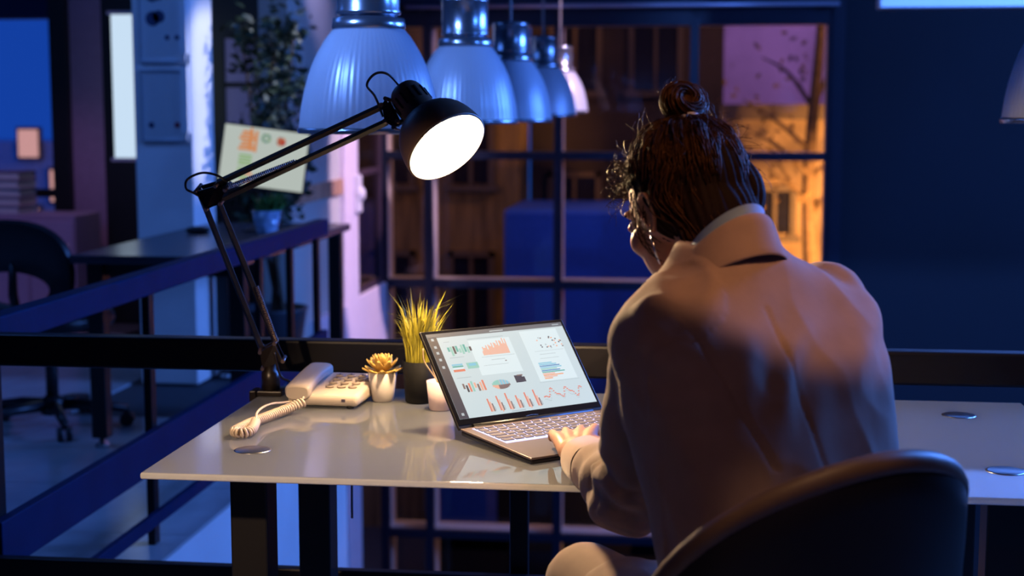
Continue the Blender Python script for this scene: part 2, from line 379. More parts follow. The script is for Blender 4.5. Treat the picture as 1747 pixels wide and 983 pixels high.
# ================================================================== OUTSIDE THE WINDOW
m_brick = mat('amber_render', (0.46, 0.32, 0.20), 0.8, noise=0.6, nscale=1.3, bump=0.4, bscale=30)
m_dkbuild = mat('dark_facade', (0.045, 0.03, 0.03), 0.8, noise=0.5, nscale=1.1)
m_dkglass = mat('dark_window_glass', (0.012, 0.012, 0.03), 0.15)
m_litglass = emat('lit_far_window', (1.0, 0.45, 0.16), 1.1)
m_frame = mat('far_window_frame', (0.10, 0.07, 0.055), 0.6)
b = MB(); b.bb((-25, 11, -3.4), (25, 40, -3.2)); struct(b.build('ground', mat('asphalt', (0.06, 0.06, 0.065), 0.9, noise=0.2)), 'dark street ground outside the window', 'ground')
def facade(name, label, x0, x1, Y, z1, m, cols, rows, lit=(), depth=1.0, z0=-3.2, ww=0.5, wh=0.62, mul=True):
    t = thing(name, label, 'building', ((x0 + x1) / 2, Y + depth / 2, z0))
    MB().bb((x0, Y, z0), (x1, Y + depth, z1)).build('wall', m, t)
    MB().bb((x0 - 0.05, Y - 0.1, z1), (x1 + 0.05, Y + depth, z1 + 0.15)).build('cornice', m_frame, t)
    k = 0
    for x in cols:
        for z in rows:
            f = MB(); f.bb((x - ww / 2, Y - 0.06, z - wh / 2), (x - ww / 2 + 0.06, Y, z + wh / 2)); f.bb((x + ww / 2 - 0.06, Y - 0.06, z - wh / 2), (x + ww / 2, Y, z + wh / 2))
            f.bb((x - ww / 2, Y - 0.06, z + wh / 2 - 0.06), (x + ww / 2, Y, z + wh / 2)); f.bb((x - ww / 2 - 0.04, Y - 0.12, z - wh / 2 - 0.06), (x + ww / 2 + 0.04, Y, z - wh / 2))
            if mul: f.bb((x - 0.02, Y - 0.05, z - wh / 2), (x + 0.02, Y, z + wh / 2))
            o = f.build('window', m_frame, t)
            MB().bb((x - ww / 2 + 0.05, Y - 0.015, z - wh / 2 + 0.02), (x + ww / 2 - 0.05, Y - 0.003, z + wh / 2 - 0.05)).build('window_glass', m_litglass if k in lit else m_dkglass, o)
            k += 1
    return t
facade('brick_building', 'amber lit building seen through the right panes of the window', 0.25, 6.0, 15.4, 1.25, m_brick, (0.75, 1.55, 2.4), (-2.0, -0.75, 0.35), (1, 4), ww=0.42, wh=0.5)
facade('dark_building', 'dark brown building seen through the middle window panes', -1.9, 0.25, 17.2, 5.2, m_dkbuild, (-1.4, -0.5), (-1.9, 0.2, 2.0, 3.6), (), ww=0.6, wh=0.9)
facade('timber_building', 'olive brown planked building seen through the left window panes', -6.3, -1.9, 16.0, 4.5, mat('timber_planks', (0.24, 0.15, 0.06), 0.8, noise=0.6, nscale=3, stretch=(6, 1, 0.6)), (-5.2, -4.2, -3.25, -2.4), (-0.6, 1.0), (3,), ww=0.5, wh=0.9)
# purple plaster building further right and behind
facade('purple_building', 'purple grey building rising behind the amber one', -0.3, 7.0, 21.0, 6.0, mat('purple_plaster', (0.30, 0.20, 0.36), 0.8, noise=0.5, nscale=0.7), (1.3, 2.9), (4.6,), ())
point('street_light_high', (0.9, 18.6, 3.6), (0.62, 0.42, 1.0), 260)
# blue delivery truck box in the street
t = thing('blue_truck', 'deep blue box truck parked across the street', 'truck', (-0.9, 14.2, -3.2))
m_tb = mat('truck_blue', (0.01, 0.07, 0.42), 0.5, noise=0.1)
MB().bb((-1.75, 13.6, -2.0), (0.35, 15.0, 0.46)).build('cargo_box', m_tb, t, bevel=0.04)
MB().bb((-2.5, 13.7, -2.6), (-1.8, 14.9, -0.9)).build('cab', m_tb, t, bevel=0.12)
MB().bb((-2.4, 13.75, -2.75), (0.35, 14.85, -2.02)).build('chassis', m_black, t)
MB().bb((-2.35, 13.69, -1.6), (-1.95, 13.71, -1.1)).build('side_window', m_dkglass, t)
for x in (-2.1, -0.2):
    for y in (13.75, 14.7):
        MB().cyl((x, y, -2.8), (x, y + 0.2, -2.8), 0.4, seg=20).build('wheel', m_black, t)
# unseen blue light added for the truck's side
area('truck_fill_light', (-0.8, 11.6, 1.2), (-0.7, 13.7, 0.0), 1.2, 0.3, (0.06, 0.2, 1.0), 16)
# street tree outside the right panes
m_bark = mat('bark', (0.12, 0.075, 0.045), 0.9, noise=0.4, bump=0.6, bscale=60)
t = thing('street_tree', 'bare street tree with amber leaves outside the right window pane', 'tree', (1.05, 14.3, -3.2))
tr = MB(); tr.tube(spl([(1.05, 14.3, -3.2), (1.08, 14.3, -1), (1.0, 14.3, 0.7), (1.08, 14.3, 2.2), (1.0, 14.3, 3.4)], 6), [0.10 - 0.0034 * i for i in range(25)], 8)
rnd = random.Random(3)
tips = []
for i in range(18):
    z = rnd.uniform(0.3, 3.0); a = rnd.uniform(0, 2 * PI); L = rnd.uniform(0.5, 1.0)
    p0 = Vector((1.04, 14.3, z)); p2 = p0 + Vector((math.cos(a) * L, math.sin(a) * L * 0.6, rnd.uniform(0.2, 0.7)))
    pm = (p0 + p2) / 2 + Vector((0, 0, rnd.uniform(-0.1, 0.12)))
    tr.tube(spl([p0, pm, p2], 4), [0.026 - 0.0024 * k for k in range(9)], 5); tips += [pm, p2, (pm + p2) / 2]
tr.build('trunk', m_bark, t)
lf = MB()
for i in range(420):
    p = rnd.choice(tips) + Vector((rnd.gauss(0, .16), rnd.gauss(0, .16), rnd.gauss(0, .13))); d = Vector((rnd.uniform(-1, 1), rnd.uniform(-1, 1), rnd.uniform(-1, 1))).normalized(); e = d.orthogonal(); L = 0.07
    lf.add([p, p + d * L * .5 + e * L * .3, p + d * L, p + d * L * .5 - e * L * .3], [(0, 1, 2, 3)])
tag(lf.build('foliage', mat('amber_leaves', (0.13, 0.075, 0.03), 0.7, noise=0.3), t), kind='stuff')
# ================================================================== RAILINGS
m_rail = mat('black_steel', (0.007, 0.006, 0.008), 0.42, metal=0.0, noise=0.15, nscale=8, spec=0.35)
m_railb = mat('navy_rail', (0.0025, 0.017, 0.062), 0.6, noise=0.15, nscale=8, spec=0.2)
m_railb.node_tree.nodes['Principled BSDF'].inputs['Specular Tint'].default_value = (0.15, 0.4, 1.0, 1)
t = thing('near_railing', 'black flat-bar railing running right behind the glass desk', 'railing', (-0.2, 3.3, 0))
MB().bb((-1.70, 3.285, 0.772), (3.0, 3.335, 0.845)).build('top_rail', m_rail, t, bevel=0.006)
MB().bb((-1.70, 3.295, 0.22), (3.0, 3.325, 0.315)).build('mid_rail', m_rail, t, bevel=0.004)
MB().bb((-1.70, 3.30, 0.07), (3.0, 3.325, 0.10)).build('low_rail', m_rail, t, bevel=0.003)
for x in (-1.68, -0.394, 0.86, 2.1):
    MB().bb((x - 0.021, 3.335, 0.0), (x + 0.021, 3.36, 0.83)).build('post', m_rail, t, bevel=0.003)
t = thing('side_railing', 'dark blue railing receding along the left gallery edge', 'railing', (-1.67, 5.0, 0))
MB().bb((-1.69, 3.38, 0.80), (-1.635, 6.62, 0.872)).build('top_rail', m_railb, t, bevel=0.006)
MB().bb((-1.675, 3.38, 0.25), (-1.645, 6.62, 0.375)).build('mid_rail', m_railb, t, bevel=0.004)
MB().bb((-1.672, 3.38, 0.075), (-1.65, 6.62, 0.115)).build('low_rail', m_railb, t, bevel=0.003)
for y in (3.45, 4.50, 5.70, 6.15, 6.59):
    MB().bb((-1.70, y - 0.022, 0.0), (-1.675, y + 0.022, 0.83)).build('post', m_rail, t, bevel=0.003)

# ================================================================== GLASS DESK
m_dglass = bpy.data.materials.new('frosted_glass'); m_dglass.use_nodes = True
nt = m_dglass.node_tree; nt.nodes.clear()
o_ = nt.nodes.new('ShaderNodeOutputMaterial'); df = nt.nodes.new('ShaderNodeBsdfDiffuse'); tl = nt.nodes.new('ShaderNodeBsdfTranslucent'); gl = nt.nodes.new('ShaderNodeBsdfGlossy')
df.inputs[0].default_value = (0.20, 0.21, 0.22, 1); tl.inputs[0].default_value = (0.90, 0.92, 0.90, 1); gl.inputs['Roughness'].default_value = 0.025
m1 = nt.nodes.new('ShaderNodeMixShader'); m1.inputs[0].default_value = 0.62; m2 = nt.nodes.new('ShaderNodeMixShader')
fr = nt.nodes.new('ShaderNodeFresnel'); fr.inputs[0].default_value = 1.85
nz = nt.nodes.new('ShaderNodeTexNoise'); nz.inputs['Scale'].default_value = 900; bp = nt.nodes.new('ShaderNodeBump'); bp.inputs['Strength'].default_value = 0.02; bp.inputs['Distance'].default_value = 0.001
nt.links.new(nz.outputs[0], bp.inputs['Height']); nt.links.new(bp.outputs[0], df.inputs['Normal'])
nt.links.new(df.outputs[0], m1.inputs[1]); nt.links.new(tl.outputs[0], m1.inputs[2]); ge = nt.nodes.new('ShaderNodeNewGeometry'); mm = nt.nodes.new('ShaderNodeMath'); mm.operation = 'SUBTRACT'; mm.inputs[0].default_value = 1.0; mu = nt.nodes.new('ShaderNodeMath'); mu.operation = 'MULTIPLY'
nt.links.new(ge.outputs['Backfacing'], mm.inputs[1]); nt.links.new(mm.outputs[0], mu.inputs[0]); nt.links.new(fr.outputs[0], mu.inputs[1]); nt.links.new(mu.outputs[0], m2.inputs[0]); nt.links.new(m1.outputs[0], m2.inputs[1]); nt.links.new(gl.outputs[0], m2.inputs[2]); nt.links.new(m2.outputs[0], o_.inputs[0])
m_steel = mat('brushed_steel', (0.55, 0.55, 0.56), 0.28, metal=1.0, noise=0.08, nscale=60)
m_leg = mat('desk_leg_black', (0.010, 0.009, 0.009), 0.45, noise=0.1)
desk = thing('glass_desk', 'white frosted glass desk with black square legs and steel discs', 'desk', (-0.13, 2.83, 0))
gt = MB().bb((-0.930, 2.42, 0.738), (0.674, 3.237, 0.750)); gt.mi = [2, 0, 1, 1, 1, 1]
m_gedge = m_dglass.copy(); m_gedge.name = 'polished_glass_edge'; MATS['polished_glass_edge'] = m_gedge
for n_ in m_gedge.node_tree.nodes:
    if n_.type == 'MIX_SHADER' and not n_.inputs[0].is_linked: n_.inputs[0].default_value = 0.45
    if n_.type == 'BSDF_DIFFUSE': n_.inputs[0].default_value = (0.85, 0.86, 0.80, 1)
    if n_.type == 'BSDF_TRANSLUCENT': n_.inputs[0].default_value = (0.98, 0.98, 0.90, 1)
gt.build('glass_top', [m_dglass, m_gedge, mat('glass_back_paint', (0.78, 0.80, 0.80), 0.7)], desk, bevel=0.004, bseg=3)
for x, y in ((-0.79, 2.61), (-0.79, 3.07), (0.522, 2.61), (0.522, 3.085)):
    MB().bb((x - 0.034, y - 0.034, 0.0), (x + 0.034, y + 0.034, 0.722)).build('leg', m_leg, desk, bevel=0.004)
    MB().lathe([(0.001, 0.7515), (0.030, 0.7515), (0.0335, 0.7505), (0.0335, 0.7495)], 32, None, (x, y, 0)).build('steel_disc', m_steel, desk)
    MB().lathe([(0.040, 0.722), (0.040, 0.738)], 24, None, (x, y, 0)).build('mounting_plate', m_leg, desk)
MB().bb((-0.79, 3.05, 0.66), (0.52, 3.09, 0.70)).build('cross_bar', m_leg, desk)

# ================================================================== PENDANT LAMPS
m_shade = bpy.data.materials.new('ribbed_acrylic'); m_shade.use_nodes = True
nt = m_shade.node_tree; pb = nt.nodes['Principled BSDF']
pb.inputs['Base Color'].default_value = (0.72, 0.76, 0.84, 1); pb.inputs['Roughness'].default_value = 0.30; pb.inputs['Metallic'].default_value = 0.15
tr_ = nt.nodes.new('ShaderNodeBsdfTranslucent'); tr_.inputs[0].default_value = (0.75, 0.80, 0.9, 1)
mx = nt.nodes.new('ShaderNodeMixShader'); mx.inputs[0].default_value = 0.5
nt.links.new(pb.outputs[0], mx.inputs[1]); nt.links.new(tr_.outputs[0], mx.inputs[2]); nt.links.new(mx.outputs[0], nt.nodes['Material Output'].inputs[0])
m_can = mat('pendant_can', (0.40, 0.44, 0.52), 0.24, metal=0.9, noise=0.05)
m_cable = mat('pale_cable', (0.35, 0.35, 0.38), 0.5)
def make_pendant(label):
    # rim radius 0.175 at z=0, bell height 0.27
    t = thing('pendant_lamp', label, 'lamp', (0, 0, 0), 0, 'bell pendant lamps in a row')
    R = 0.175
    prof = [(R, 0.0), (R * 0.985, 0.02), (R * 0.965, 0.05), (R * 0.92, 0.09), (R * 0.85, 0.135), (R * 0.76, 0.175), (R * 0.65, 0.21), (R * 0.55, 0.235), (R * 0.47, 0.25)]
    P = [(p[0], p[1]) for p in spl(prof, 3)]
    inner = [(r - 0.004, z) for r, z in reversed(P)]
    MB().lathe(P + inner, 256, cap=False, flute=lambda j, r, z: 0.0028 * (1 if (j // 2) % 2 else -1)).build('bell_shade', m_shade, t, False)
    MB().lathe([(R + 0.002, -0.008), (R + 0.004, 0.0), (R + 0.002, 0.006), (R - 0.006, 0.006), (R - 0.006, -0.008), (R + 0.002, -0.008)], 64, cap=False).build('rim', m_can, t, False)
    MB().lathe([(R * 0.50, 0.243), (R * 0.52, 0.25), (R * 0.50, 0.272), (R * 0.40, 0.276), (R * 0.40, 0.285)], 48).build('collar', m_can, t, False)
    MB().lathe([(R * 0.38, 0.278), (R * 0.45, 0.282), (R * 0.455, 0.288), (R * 0.44, 0.292), (R * 0.44, 0.39), (R * 0.455, 0.394), (R * 0.44, 0.402), (R * 0.30, 0.408), (0.02, 0.412)], 48).build('can', m_can, t, False)
    MB().cyl((0, 0, 0.41), (0, 0, 3.6 - 1.32), 0.006, seg=8).build('cable', m_cable, t, False)
    MB().ball((0, 0, 0.16), (0.045, 0.045, 0.06), 16, 10).build('bulb', mat('unlit_bulb', (0.7, 0.7, 0.75), 0.2), t, False)
    return t
pend = make_pendant('largest bell pendant lamp, nearest of the row, behind the desk lamp')
def ppos(x, ytop, Y):
    p = PY(x, ytop, Y); return (p[0], p[1], p[2])
rows = [(631, 222, 3.72, None), (794, 207, 5.05, 'second bell pendant lamp of the row from the nearest'), (871, 205, 6.4, 'bell pendant lamp with bright silver can, third in the row'), (926, 196, 8.0, 'pinkish bell pendant lamp, fourth in the row'), (955, 190, 9.6, 'small blue bell pendant lamp, farthest of the row'), (1835, 205, 3.9, 'pendant lamp cut off by the right edge of the picture')]
for i, (x, y, Y, lab) in enumerate(rows):
    o = pend if i == 0 else dup(pend, label=lab)
    o.location = ppos(x, y, Y)
    if i == 5: o.pop('group', None) if hasattr(o, 'pop') else None

# ================================================================== suspended ceiling panel, tall enough to reflect blue in the desk, and curtain rod
t = thing('suspended_panel', 'pale suspended panel hanging from the ceiling at the top right corner', 'baffle', (1.9, 7.2, 1.81))
MB().bb((0.80, 7.15, 1.812), (3.2, 7.30, 2.75)).build('panel_body', mat('panel_white', (0.75, 0.76, 0.8), 0.5), t, bevel=0.006)
MB().bb((0.85, 7.17, 1.807), (3.15, 7.28, 1.816)).build('bottom_trim', mat('panel_edge', (0.45, 0.38, 0.42), 0.4), t)
for x in (1.0, 2.9): MB().cyl((x, 7.22, 2.74), (x, 7.22, 3.6), 0.003, seg=6).build('wire', m_cable, t)
t = thing('curtain_rod', 'thin pale rod running above the big window', 'rod', (-0.6, 10.35, 2.03))
MB().cyl((-2.0, 10.35, 2.045), (0.9, 10.35, 2.045), 0.014, seg=12).build('pole', mat('rod_metal', (0.55, 0.5, 0.62), 0.3, metal=0.4), t)
for x in (-1.9, 0.86): MB().bb((x - 0.02, 10.35, 2.02), (x + 0.02, 10.46, 2.07)).build('bracket', m_black, t)

# ================================================================== LEFT WING: long desk, monitor, pot, mouse, chair, plant
m_ldesk = mat('dark_laminate', (0.055, 0.055, 0.075), 0.25, noise=0.1, nscale=6)
ld = thing('long_desk', 'long dark desk with black legs beside the left railing', 'desk', (-2.1, 6.6, 0))
MB().bb((-2.46, 5.72, 0.752), (-1.74, 7.50, 0.785)).build('desk_top', m_ldesk, ld, bevel=0.004)
for x, y in ((-2.38, 5.80), (-1.80, 5.80), (-2.38, 7.42), (-1.80, 7.42)):
    lg = MB().bb((x - 0.032, y - 0.032, 0.04), (x + 0.032, y + 0.032, 0.752)).build('leg', m_leg, ld, bevel=0.004)
    MB().lathe([(0.018, 0.0), (0.03, 0.004), (0.03, 0.014), (0.012, 0.02), (0.012, 0.045)], 16, None, (x, y, 0)).build('levelling_foot', m_steel, lg)
MB().bb((-2.37, 5.79, 0.70), (-1.81, 5.82, 0.75)).build('front_apron', m_leg, ld)
MB().bb((-2.37, 7.40, 0.10), (-1.81, 7.44, 0.15)).build('stretcher', m_leg, ld)
# desktop monitor, slightly rolled
c = PY(450, 271, 6.9)
mon = thing('desktop_monitor', 'desktop monitor with a white page of orange charts on the long desk', 'monitor', (c[0], c[1], 0.785), 0)
R = Matrix.Rotation(math.radians(10), 3, 'Z') @ Matrix.Rotation(math.radians(-8), 3, 'X') @ Matrix.Rotation(math.radians(7.5), 3, 'Y')
def mp_(u, v, d): return Vector(c) + R @ Vector((u, d, v))
MW, MH = 0.405, 0.295
b = MB(); b.box(mp_(0, 0, 0.012), (MW, 0.02, MH), R); b.build('screen_housing', mat('monitor_black', (0.02, 0.02, 0.022), 0.4), mon, bevel=0.004)
m_mscreen = emat('monitor_white', (0.72, 0.80, 0.72), 0.62)
b = MB(); b.box(mp_(0, 0.003, 0.0), (MW - 0.016, 0.003, MH - 0.022), R); scr = b.build('screen', m_mscreen, mon)
gm = [emat('mon_orange', (1.0, 0.36, 0.10), 0.6), emat('mon_green', (0.42, 0.72, 0.26), 0.55), emat('mon_grey', (0.35, 0.5, 0.45), 0.4), emat('mon_red', (0.75, 0.06, 0.03), 0.5), emat('mon_teal', (0.1, 0.42, 0.46), 0.45)]
g = MB()
def mq(u, v, w_, h_, mi): g.box(mp_(u, v, -0.0022), (w_, 0.001, h_), R, mi)
for k in range(6): mq(-0.085 + 0.0 * k, 0.115 - k * 0.016, 0.05 + 0.014 * ((k * 37) % 3), 0.012, 0)
mq(-0.07, 0.085, 0.012, 0.1, 0); mq(-0.045, 0.075, 0.012, 0.10, 0)
for k in range(4): mq(-0.085, 0.005 - k * 0.014, 0.06, 0.009, 1)
for k in range(4): mq(-0.09 + 0.02 * (k % 2), -0.06 - k * 0.018, 0.05, 0.012, 0 if k % 2 else 1)
for k in range(14):
    a = 2 * PI * k / 14; mq(0.0 + 0.016 * math.cos(a), 0.095 + 0.016 * math.sin(a), 0.011, 0.011, (1, 2, 4)[k % 3])
    mq(0.07 + 0.014 * math.cos(a), 0.088 + 0.014 * math.sin(a), 0.013, 0.013, (3, 3, 0, 2)[k % 4])
mq(0.07, 0.088, 0.022, 0.022, 3)
tag(g.build('screen_charts', gm, scr), kind='stuff')
b = MB(); b.tube([mp_(0, -0.08, 0.03), mp_(0, -0.08, 0.07), Vector((c[0], c[1] + 0.1, 0.80))], 0.016, 10); b.build('stand_arm', m_leg, mon)
MB().bb((c[0] - 0.1, c[1] - 0.02, 0.785), (c[0] + 0.1, c[1] + 0.16, 0.797)).build('stand_base', m_leg, mon, bevel=0.004)
# small potted grass by the monitor
c = PZ(456, 402, 0.785)
t = thing('small_potted_grass', 'small glassy blue pot of green grass on the long desk', 'plant', c)
MB().lathe([(0.042, 0), (0.046, 0.01), (0.066, 0.115), (0.064, 0.115), (0.060, 0.10), (0.001, 0.095)], 28).build('pot', mat('glazed_blue_pot', (0.40, 0.52, 0.72), 0.12, noise=0.6, nscale=30), t, False)
rnd = random.Random(11); g = MB()
for i in range(150):
    a = rnd.uniform(0, 2 * PI); r = rnd.uniform(0, 0.05); h = rnd.uniform(0.05, 0.11); p = Vector((r * math.cos(a) , r * math.sin(a), 0.095)); q = p + Vector((0.055 + rnd.gauss(0, 0.03), rnd.gauss(0, 0.03), h)); e = Vector((rnd.uniform(-1, 1), rnd.uniform(-1, 1), 0)).normalized() * 0.004
    m_ = (p + q) / 2 + Vector((0, 0, 0.01)); g.add([p - e, p + e, m_ + e, q, m_ - e], [(0, 1, 2, 4), (4, 2, 3)])
tag(g.build('grass_blades', mat('fresh_green', (0.10, 0.26, 0.05), 0.6, noise=0.3), t, False), kind='stuff')
c = PZ(338, 398, 0.785)
t = thing('computer_mouse', 'small black computer mouse on the long desk', 'mouse', c)
MB().ball((0, 0, 0.014), (0.06, 0.035, 0.018), 20, 10).build('shell', m_black, t, False)
MB().bb((-0.02, -0.004, 0.026), (0.02, 0.004, 0.033)).build('wheel', m_rail, t, False, bevel=0.002)
# black office chair at far left
cc = PZ(68, 705, 0.06)
oc = thing('office_chair', 'black swivel office chair with oval opening in its back', 'chair', (cc[0] + 0.06, cc[1], 0), math.radians(-12))
m_och = mat('black_plastic', (0.010, 0.010, 0.013), 0.42, noise=0.1)
MB().cyl((0, 0, 0.09), (0, 0, 0.44), 0.026, seg=16).build('gas_lift', m_och, oc, False)
MB().lathe([(0.05, 0.06), (0.05, 0.12), (0.03, 0.14)], 20).build('hub', m_och, oc, False)
for k in range(5):
    a = 2 * PI * k / 5 + 0.45; d = Vector((math.cos(a), math.sin(a), 0))
    s_ = MB().tube([d * 0.03 + Vector((0, 0, 0.10)), d * 0.18 + Vector((0, 0, 0.095)), d * 0.31 + Vector((0, 0, 0.075))], [0.026, 0.022, 0.017], 10).build('star_leg', m_och, oc, False)
    b = MB(); e = Vector((-d.y, d.x, 0))
    for sg in (-1, 1): b.cyl(d * 0.31 + e * sg * 0.008 + Vector((0, 0, 0.03)), d * 0.31 + e * sg * 0.028 + Vector((0, 0, 0.03)), 0.03, seg=18)
    b.cyl(d * 0.31 + Vector((0, 0, 0.05)), d * 0.31 + Vector((0, 0, 0.085)), 0.01, seg=8)
    b.build('caster', m_och, s_, False)
b = MB(); rr = []
for z, s_ in ((0.43, 0.75), (0.44, 0.95), (0.465, 1.0), (0.495, 0.98), (0.51, 0.85), (0.515, 0.4)):
    rr.append([Vector((0.25 * s_ * math.copysign(abs(math.cos(q)) ** 0.7, math.cos(q)), 0.24 * s_ * math.copysign(abs(math.sin(q)) ** 0.7, math.sin(q)), z)) for q in [2 * PI * k / 36 for k in range(36)]])
b.loft(rr).build('seat', m_och, oc, False)
def bentback(parent, name, x_, z0, z1, hole, m_, n=48):
    # ring-shaped curved back: outer superellipse with an oval hole
    b = MB(); zc = (z0 + z1) / 2; hz = (z1 - z0) / 2
    rings = []
    for (k, dy) in ((1.0, -0.012), (1.04, 0.0), (1.0, 0.014)):
        rings.append([(k, dy, True)])
    def pt(q, s, oval, dy):
        u = math.copysign(abs(math.cos(q)) ** 0.8, math.cos(q)); v = math.copysign(abs(math.sin(q)) ** 0.8, math.sin(q))
        if oval: X = x_ * u * s; Z = zc + hz * v * s
        else: X = hole[0] * math.cos(q); Z = hole[1] + hole[2] * math.sin(q)
        Yb = -0.23 + 0.35 * X * X + dy - 0.10 * max(0, Z - zc)
        return Vector((X, Yb, Z))
    qs = [2 * PI * k / n for k in range(n)]
    loop = [[pt(q, 1.0, True, -0.018) for q in qs], [pt(q, 1.05, True, 0.0) for q in qs], [pt(q, 1.0, True, 0.018) for q in qs], [pt(q, 1, False, 0.018) for q in qs], [pt(q, 1, False, -0.018) for q in qs], [pt(q, 1.0, True, -0.018) for q in qs]]
    b.loft(loop, cap=False); return b.build(name, m_, parent, False)
bentback(oc, 'backrest', 0.265, 0.50, 0.90, (0.175, 0.625, 0.07), m_och)
MB().tube([(0, -0.02, 0.44), (0, -0.2, 0.45), (0, -0.24, 0.60), (0, -0.235, 0.75)], [0.02, 0.022, 0.02, 0.016], 10).build('back_spine', m_och, oc, False)
for sx in (-1, 1):
    MB().tube(spl([(sx * 0.2, -0.05, 0.46), (sx * 0.29, -0.05, 0.5), (sx * 0.29, -0.03, 0.66), (sx * 0.28, 0.12, 0.68)], 5), 0.016, 8).build('armrest', m_och, oc, False)
# tall potted tree behind the monitor
c = PZ(430, 615, 0.0)
t = thing('potted_tree', 'tall leafy indoor tree in the dark recess behind the monitor', 'plant', (-2.225, 7.755, 0))
MB().lathe([(0.13, 0), (0.18, 0.30), (0.19, 0.32), (0.17, 0.32), (0.165, 0.28), (0.001, 0.28)], 28).build('pot', mat('dark_planter', (0.05, 0.05, 0.06), 0.5), t, False)
rnd = random.Random(5); tr = MB(); tips = []
for k in range(4):
    a = k * 1.7; tr.tube(spl([(0.02 * k, 0, 0.27), (0.05 * math.cos(a), 0.05 * math.sin(a), 0.8), (0.09 * math.cos(a), 0.08 * math.sin(a), 1.35), (0.14 * math.cos(a), 0.1 * math.sin(a), 1.75)], 5), [0.014 - 0.0006 * i for i in range(16)], 6)
for i in range(46):
    z = rnd.uniform(0.75, 1.75); a = rnd.uniform(0, 2 * PI); L = rnd.uniform(0.07, 0.17) * (1 if z < 1.5 else 0.7)
    p0 = Vector((0.06 * math.cos(a), 0.06 * math.sin(a), z)); p2 = p0 + Vector((L * math.cos(a), L * math.sin(a), rnd.uniform(-0.02, 0.16))); tr.tube([p0, (p0 + p2) / 2 + Vector((0, 0, 0.02)), p2], [0.005, 0.004, 0.002], 5); tips += [p2, (p0 + p2) / 2, p0 * 0.3 + p2 * 0.7]
tr.build('stem', m_bark, t, False)
lf = MB()
for i in range(1500):
    p = rnd.choice(tips) + Vector((rnd.gauss(0, .036), rnd.gauss(0, .036), rnd.gauss(0, .045))); d = Vector((rnd.uniform(-1, 1), rnd.uniform(-1, 1), rnd.uniform(-0.8, 0.6))).normalized(); e = d.orthogonal(); e.rotate(Matrix.Rotation(rnd.uniform(0, 6.28), 3, d)); L = rnd.uniform(0.04, 0.075)
    lf.add([p, p + d * L * .5 + e * L * .22, p + d * L, p + d * L * .5 - e * L * .22], [(0, 1, 2, 3)])
tag(lf.build('foliage', mat('dark_leaves', (0.035, 0.06, 0.03), 0.5, noise=0.5, nscale=8), t, False), kind='stuff')
# lilac screens (two framed panes) in the dark recess
for z0, z1, lab in ((1.52, 1.79, 'upper lilac lit frame in the dark recess behind the tree'), (1.23, 1.49, 'lower lilac lit frame in the dark recess behind the tree')):
    t = thing('lilac_frame', lab, 'picture', (-2.78, 9.27, z0), 0, 'lilac frames in the recess')
    MB().bb((-2.93, 9.26, z0), (-2.62, 9.30, z1)).build('panel', mat('lilac_panel', (0.50, 0.40, 0.66), 0.6), t)
    b = MB(); b.bb((-2.95, 9.25, z0 - 0.02), (-2.60, 9.30, z0)); b.bb((-2.95, 9.25, z1), (-2.60, 9.30, z1 + 0.02)); b.bb((-2.95, 9.25, z0), (-2.93, 9.30, z1)); b.bb((-2.62, 9.25, z0), (-2.60, 9.30, z1))
    b.build('border', m_black, t)
spot('recess_spot', (-1.9, 7.9, 2.9), (-2.8, 9.2, 1.5), (0.62, 0.5, 1.0), 130, 35, 0.5)
# whiteboard edge left of the column, its brightness put in as glow
t = thing('whiteboard', 'narrow whiteboard strip left of the column, given its own glow', 'whiteboard', (-3.2, 8.7, 1.0))
Rw = Matrix.Rotation(math.radians(0), 3, 'Z')
MB().bb((-3.43, 8.68, 1.07), (-3.10, 8.71, 1.905)).build('glowing_panel', emat('board_glow', (0.58, 0.74, 0.90), 1.0), t)
b = MB(); b.bb((-3.45, 8.67, 1.05), (-3.08, 8.72, 1.07)); b.bb((-3.45, 8.67, 1.905), (-3.08, 8.72, 1.925)); b.build('edge_bar', m_panelgrey, t)
for x in (-3.3, -3.1): MB().cyl((x, 8.70, 0), (x, 8.70, 1.06), 0.014, seg=10).build('stand_pole', m_black, t)
MB().bb((-3.40, 8.55, 0), (-3.0, 8.85, 0.02)).build('stand_foot', m_black, t)
# far-left windows of a house across, seen through the dusk glass
t = thing('lit_tower', 'dark tower block with pink lit windows beyond the dusk glass', 'building', (-7.2, 16, -3.2))
MB().bb((-9.5, 16.0, -3.2), (-6.6, 17.5, 1.0)).build('wall', mat('tower_blue', (0.60, 0.66, 0.80), 0.8, noise=0.2), t)
m_pinkwin = emat('pink_window', (1.0, 0.45, 0.34), 0.9)
for x, z, w_, h_ in ((-7.28, 0.98, 0.22, 0.3), (-6.98, 0.52, 0.12, 0.34), (-7.30, 0.2, 0.2, 0.15), (-7.1, -0.9, 0.25, 0.4), (-7.4, -1.0, 0.2, 0.5)):
    f = MB().bb((x - w_ / 2 - 0.03, 15.95, z - h_ / 2 - 0.03), (x + w_ / 2 + 0.03, 16.0, z + h_ / 2 + 0.03)).build('window', m_frame, t)
    MB().bb((x - w_ / 2, 15.93, z - h_ / 2), (x + w_ / 2, 15.949, z + h_ / 2)).build('window_glass', m_pinkwin, f)
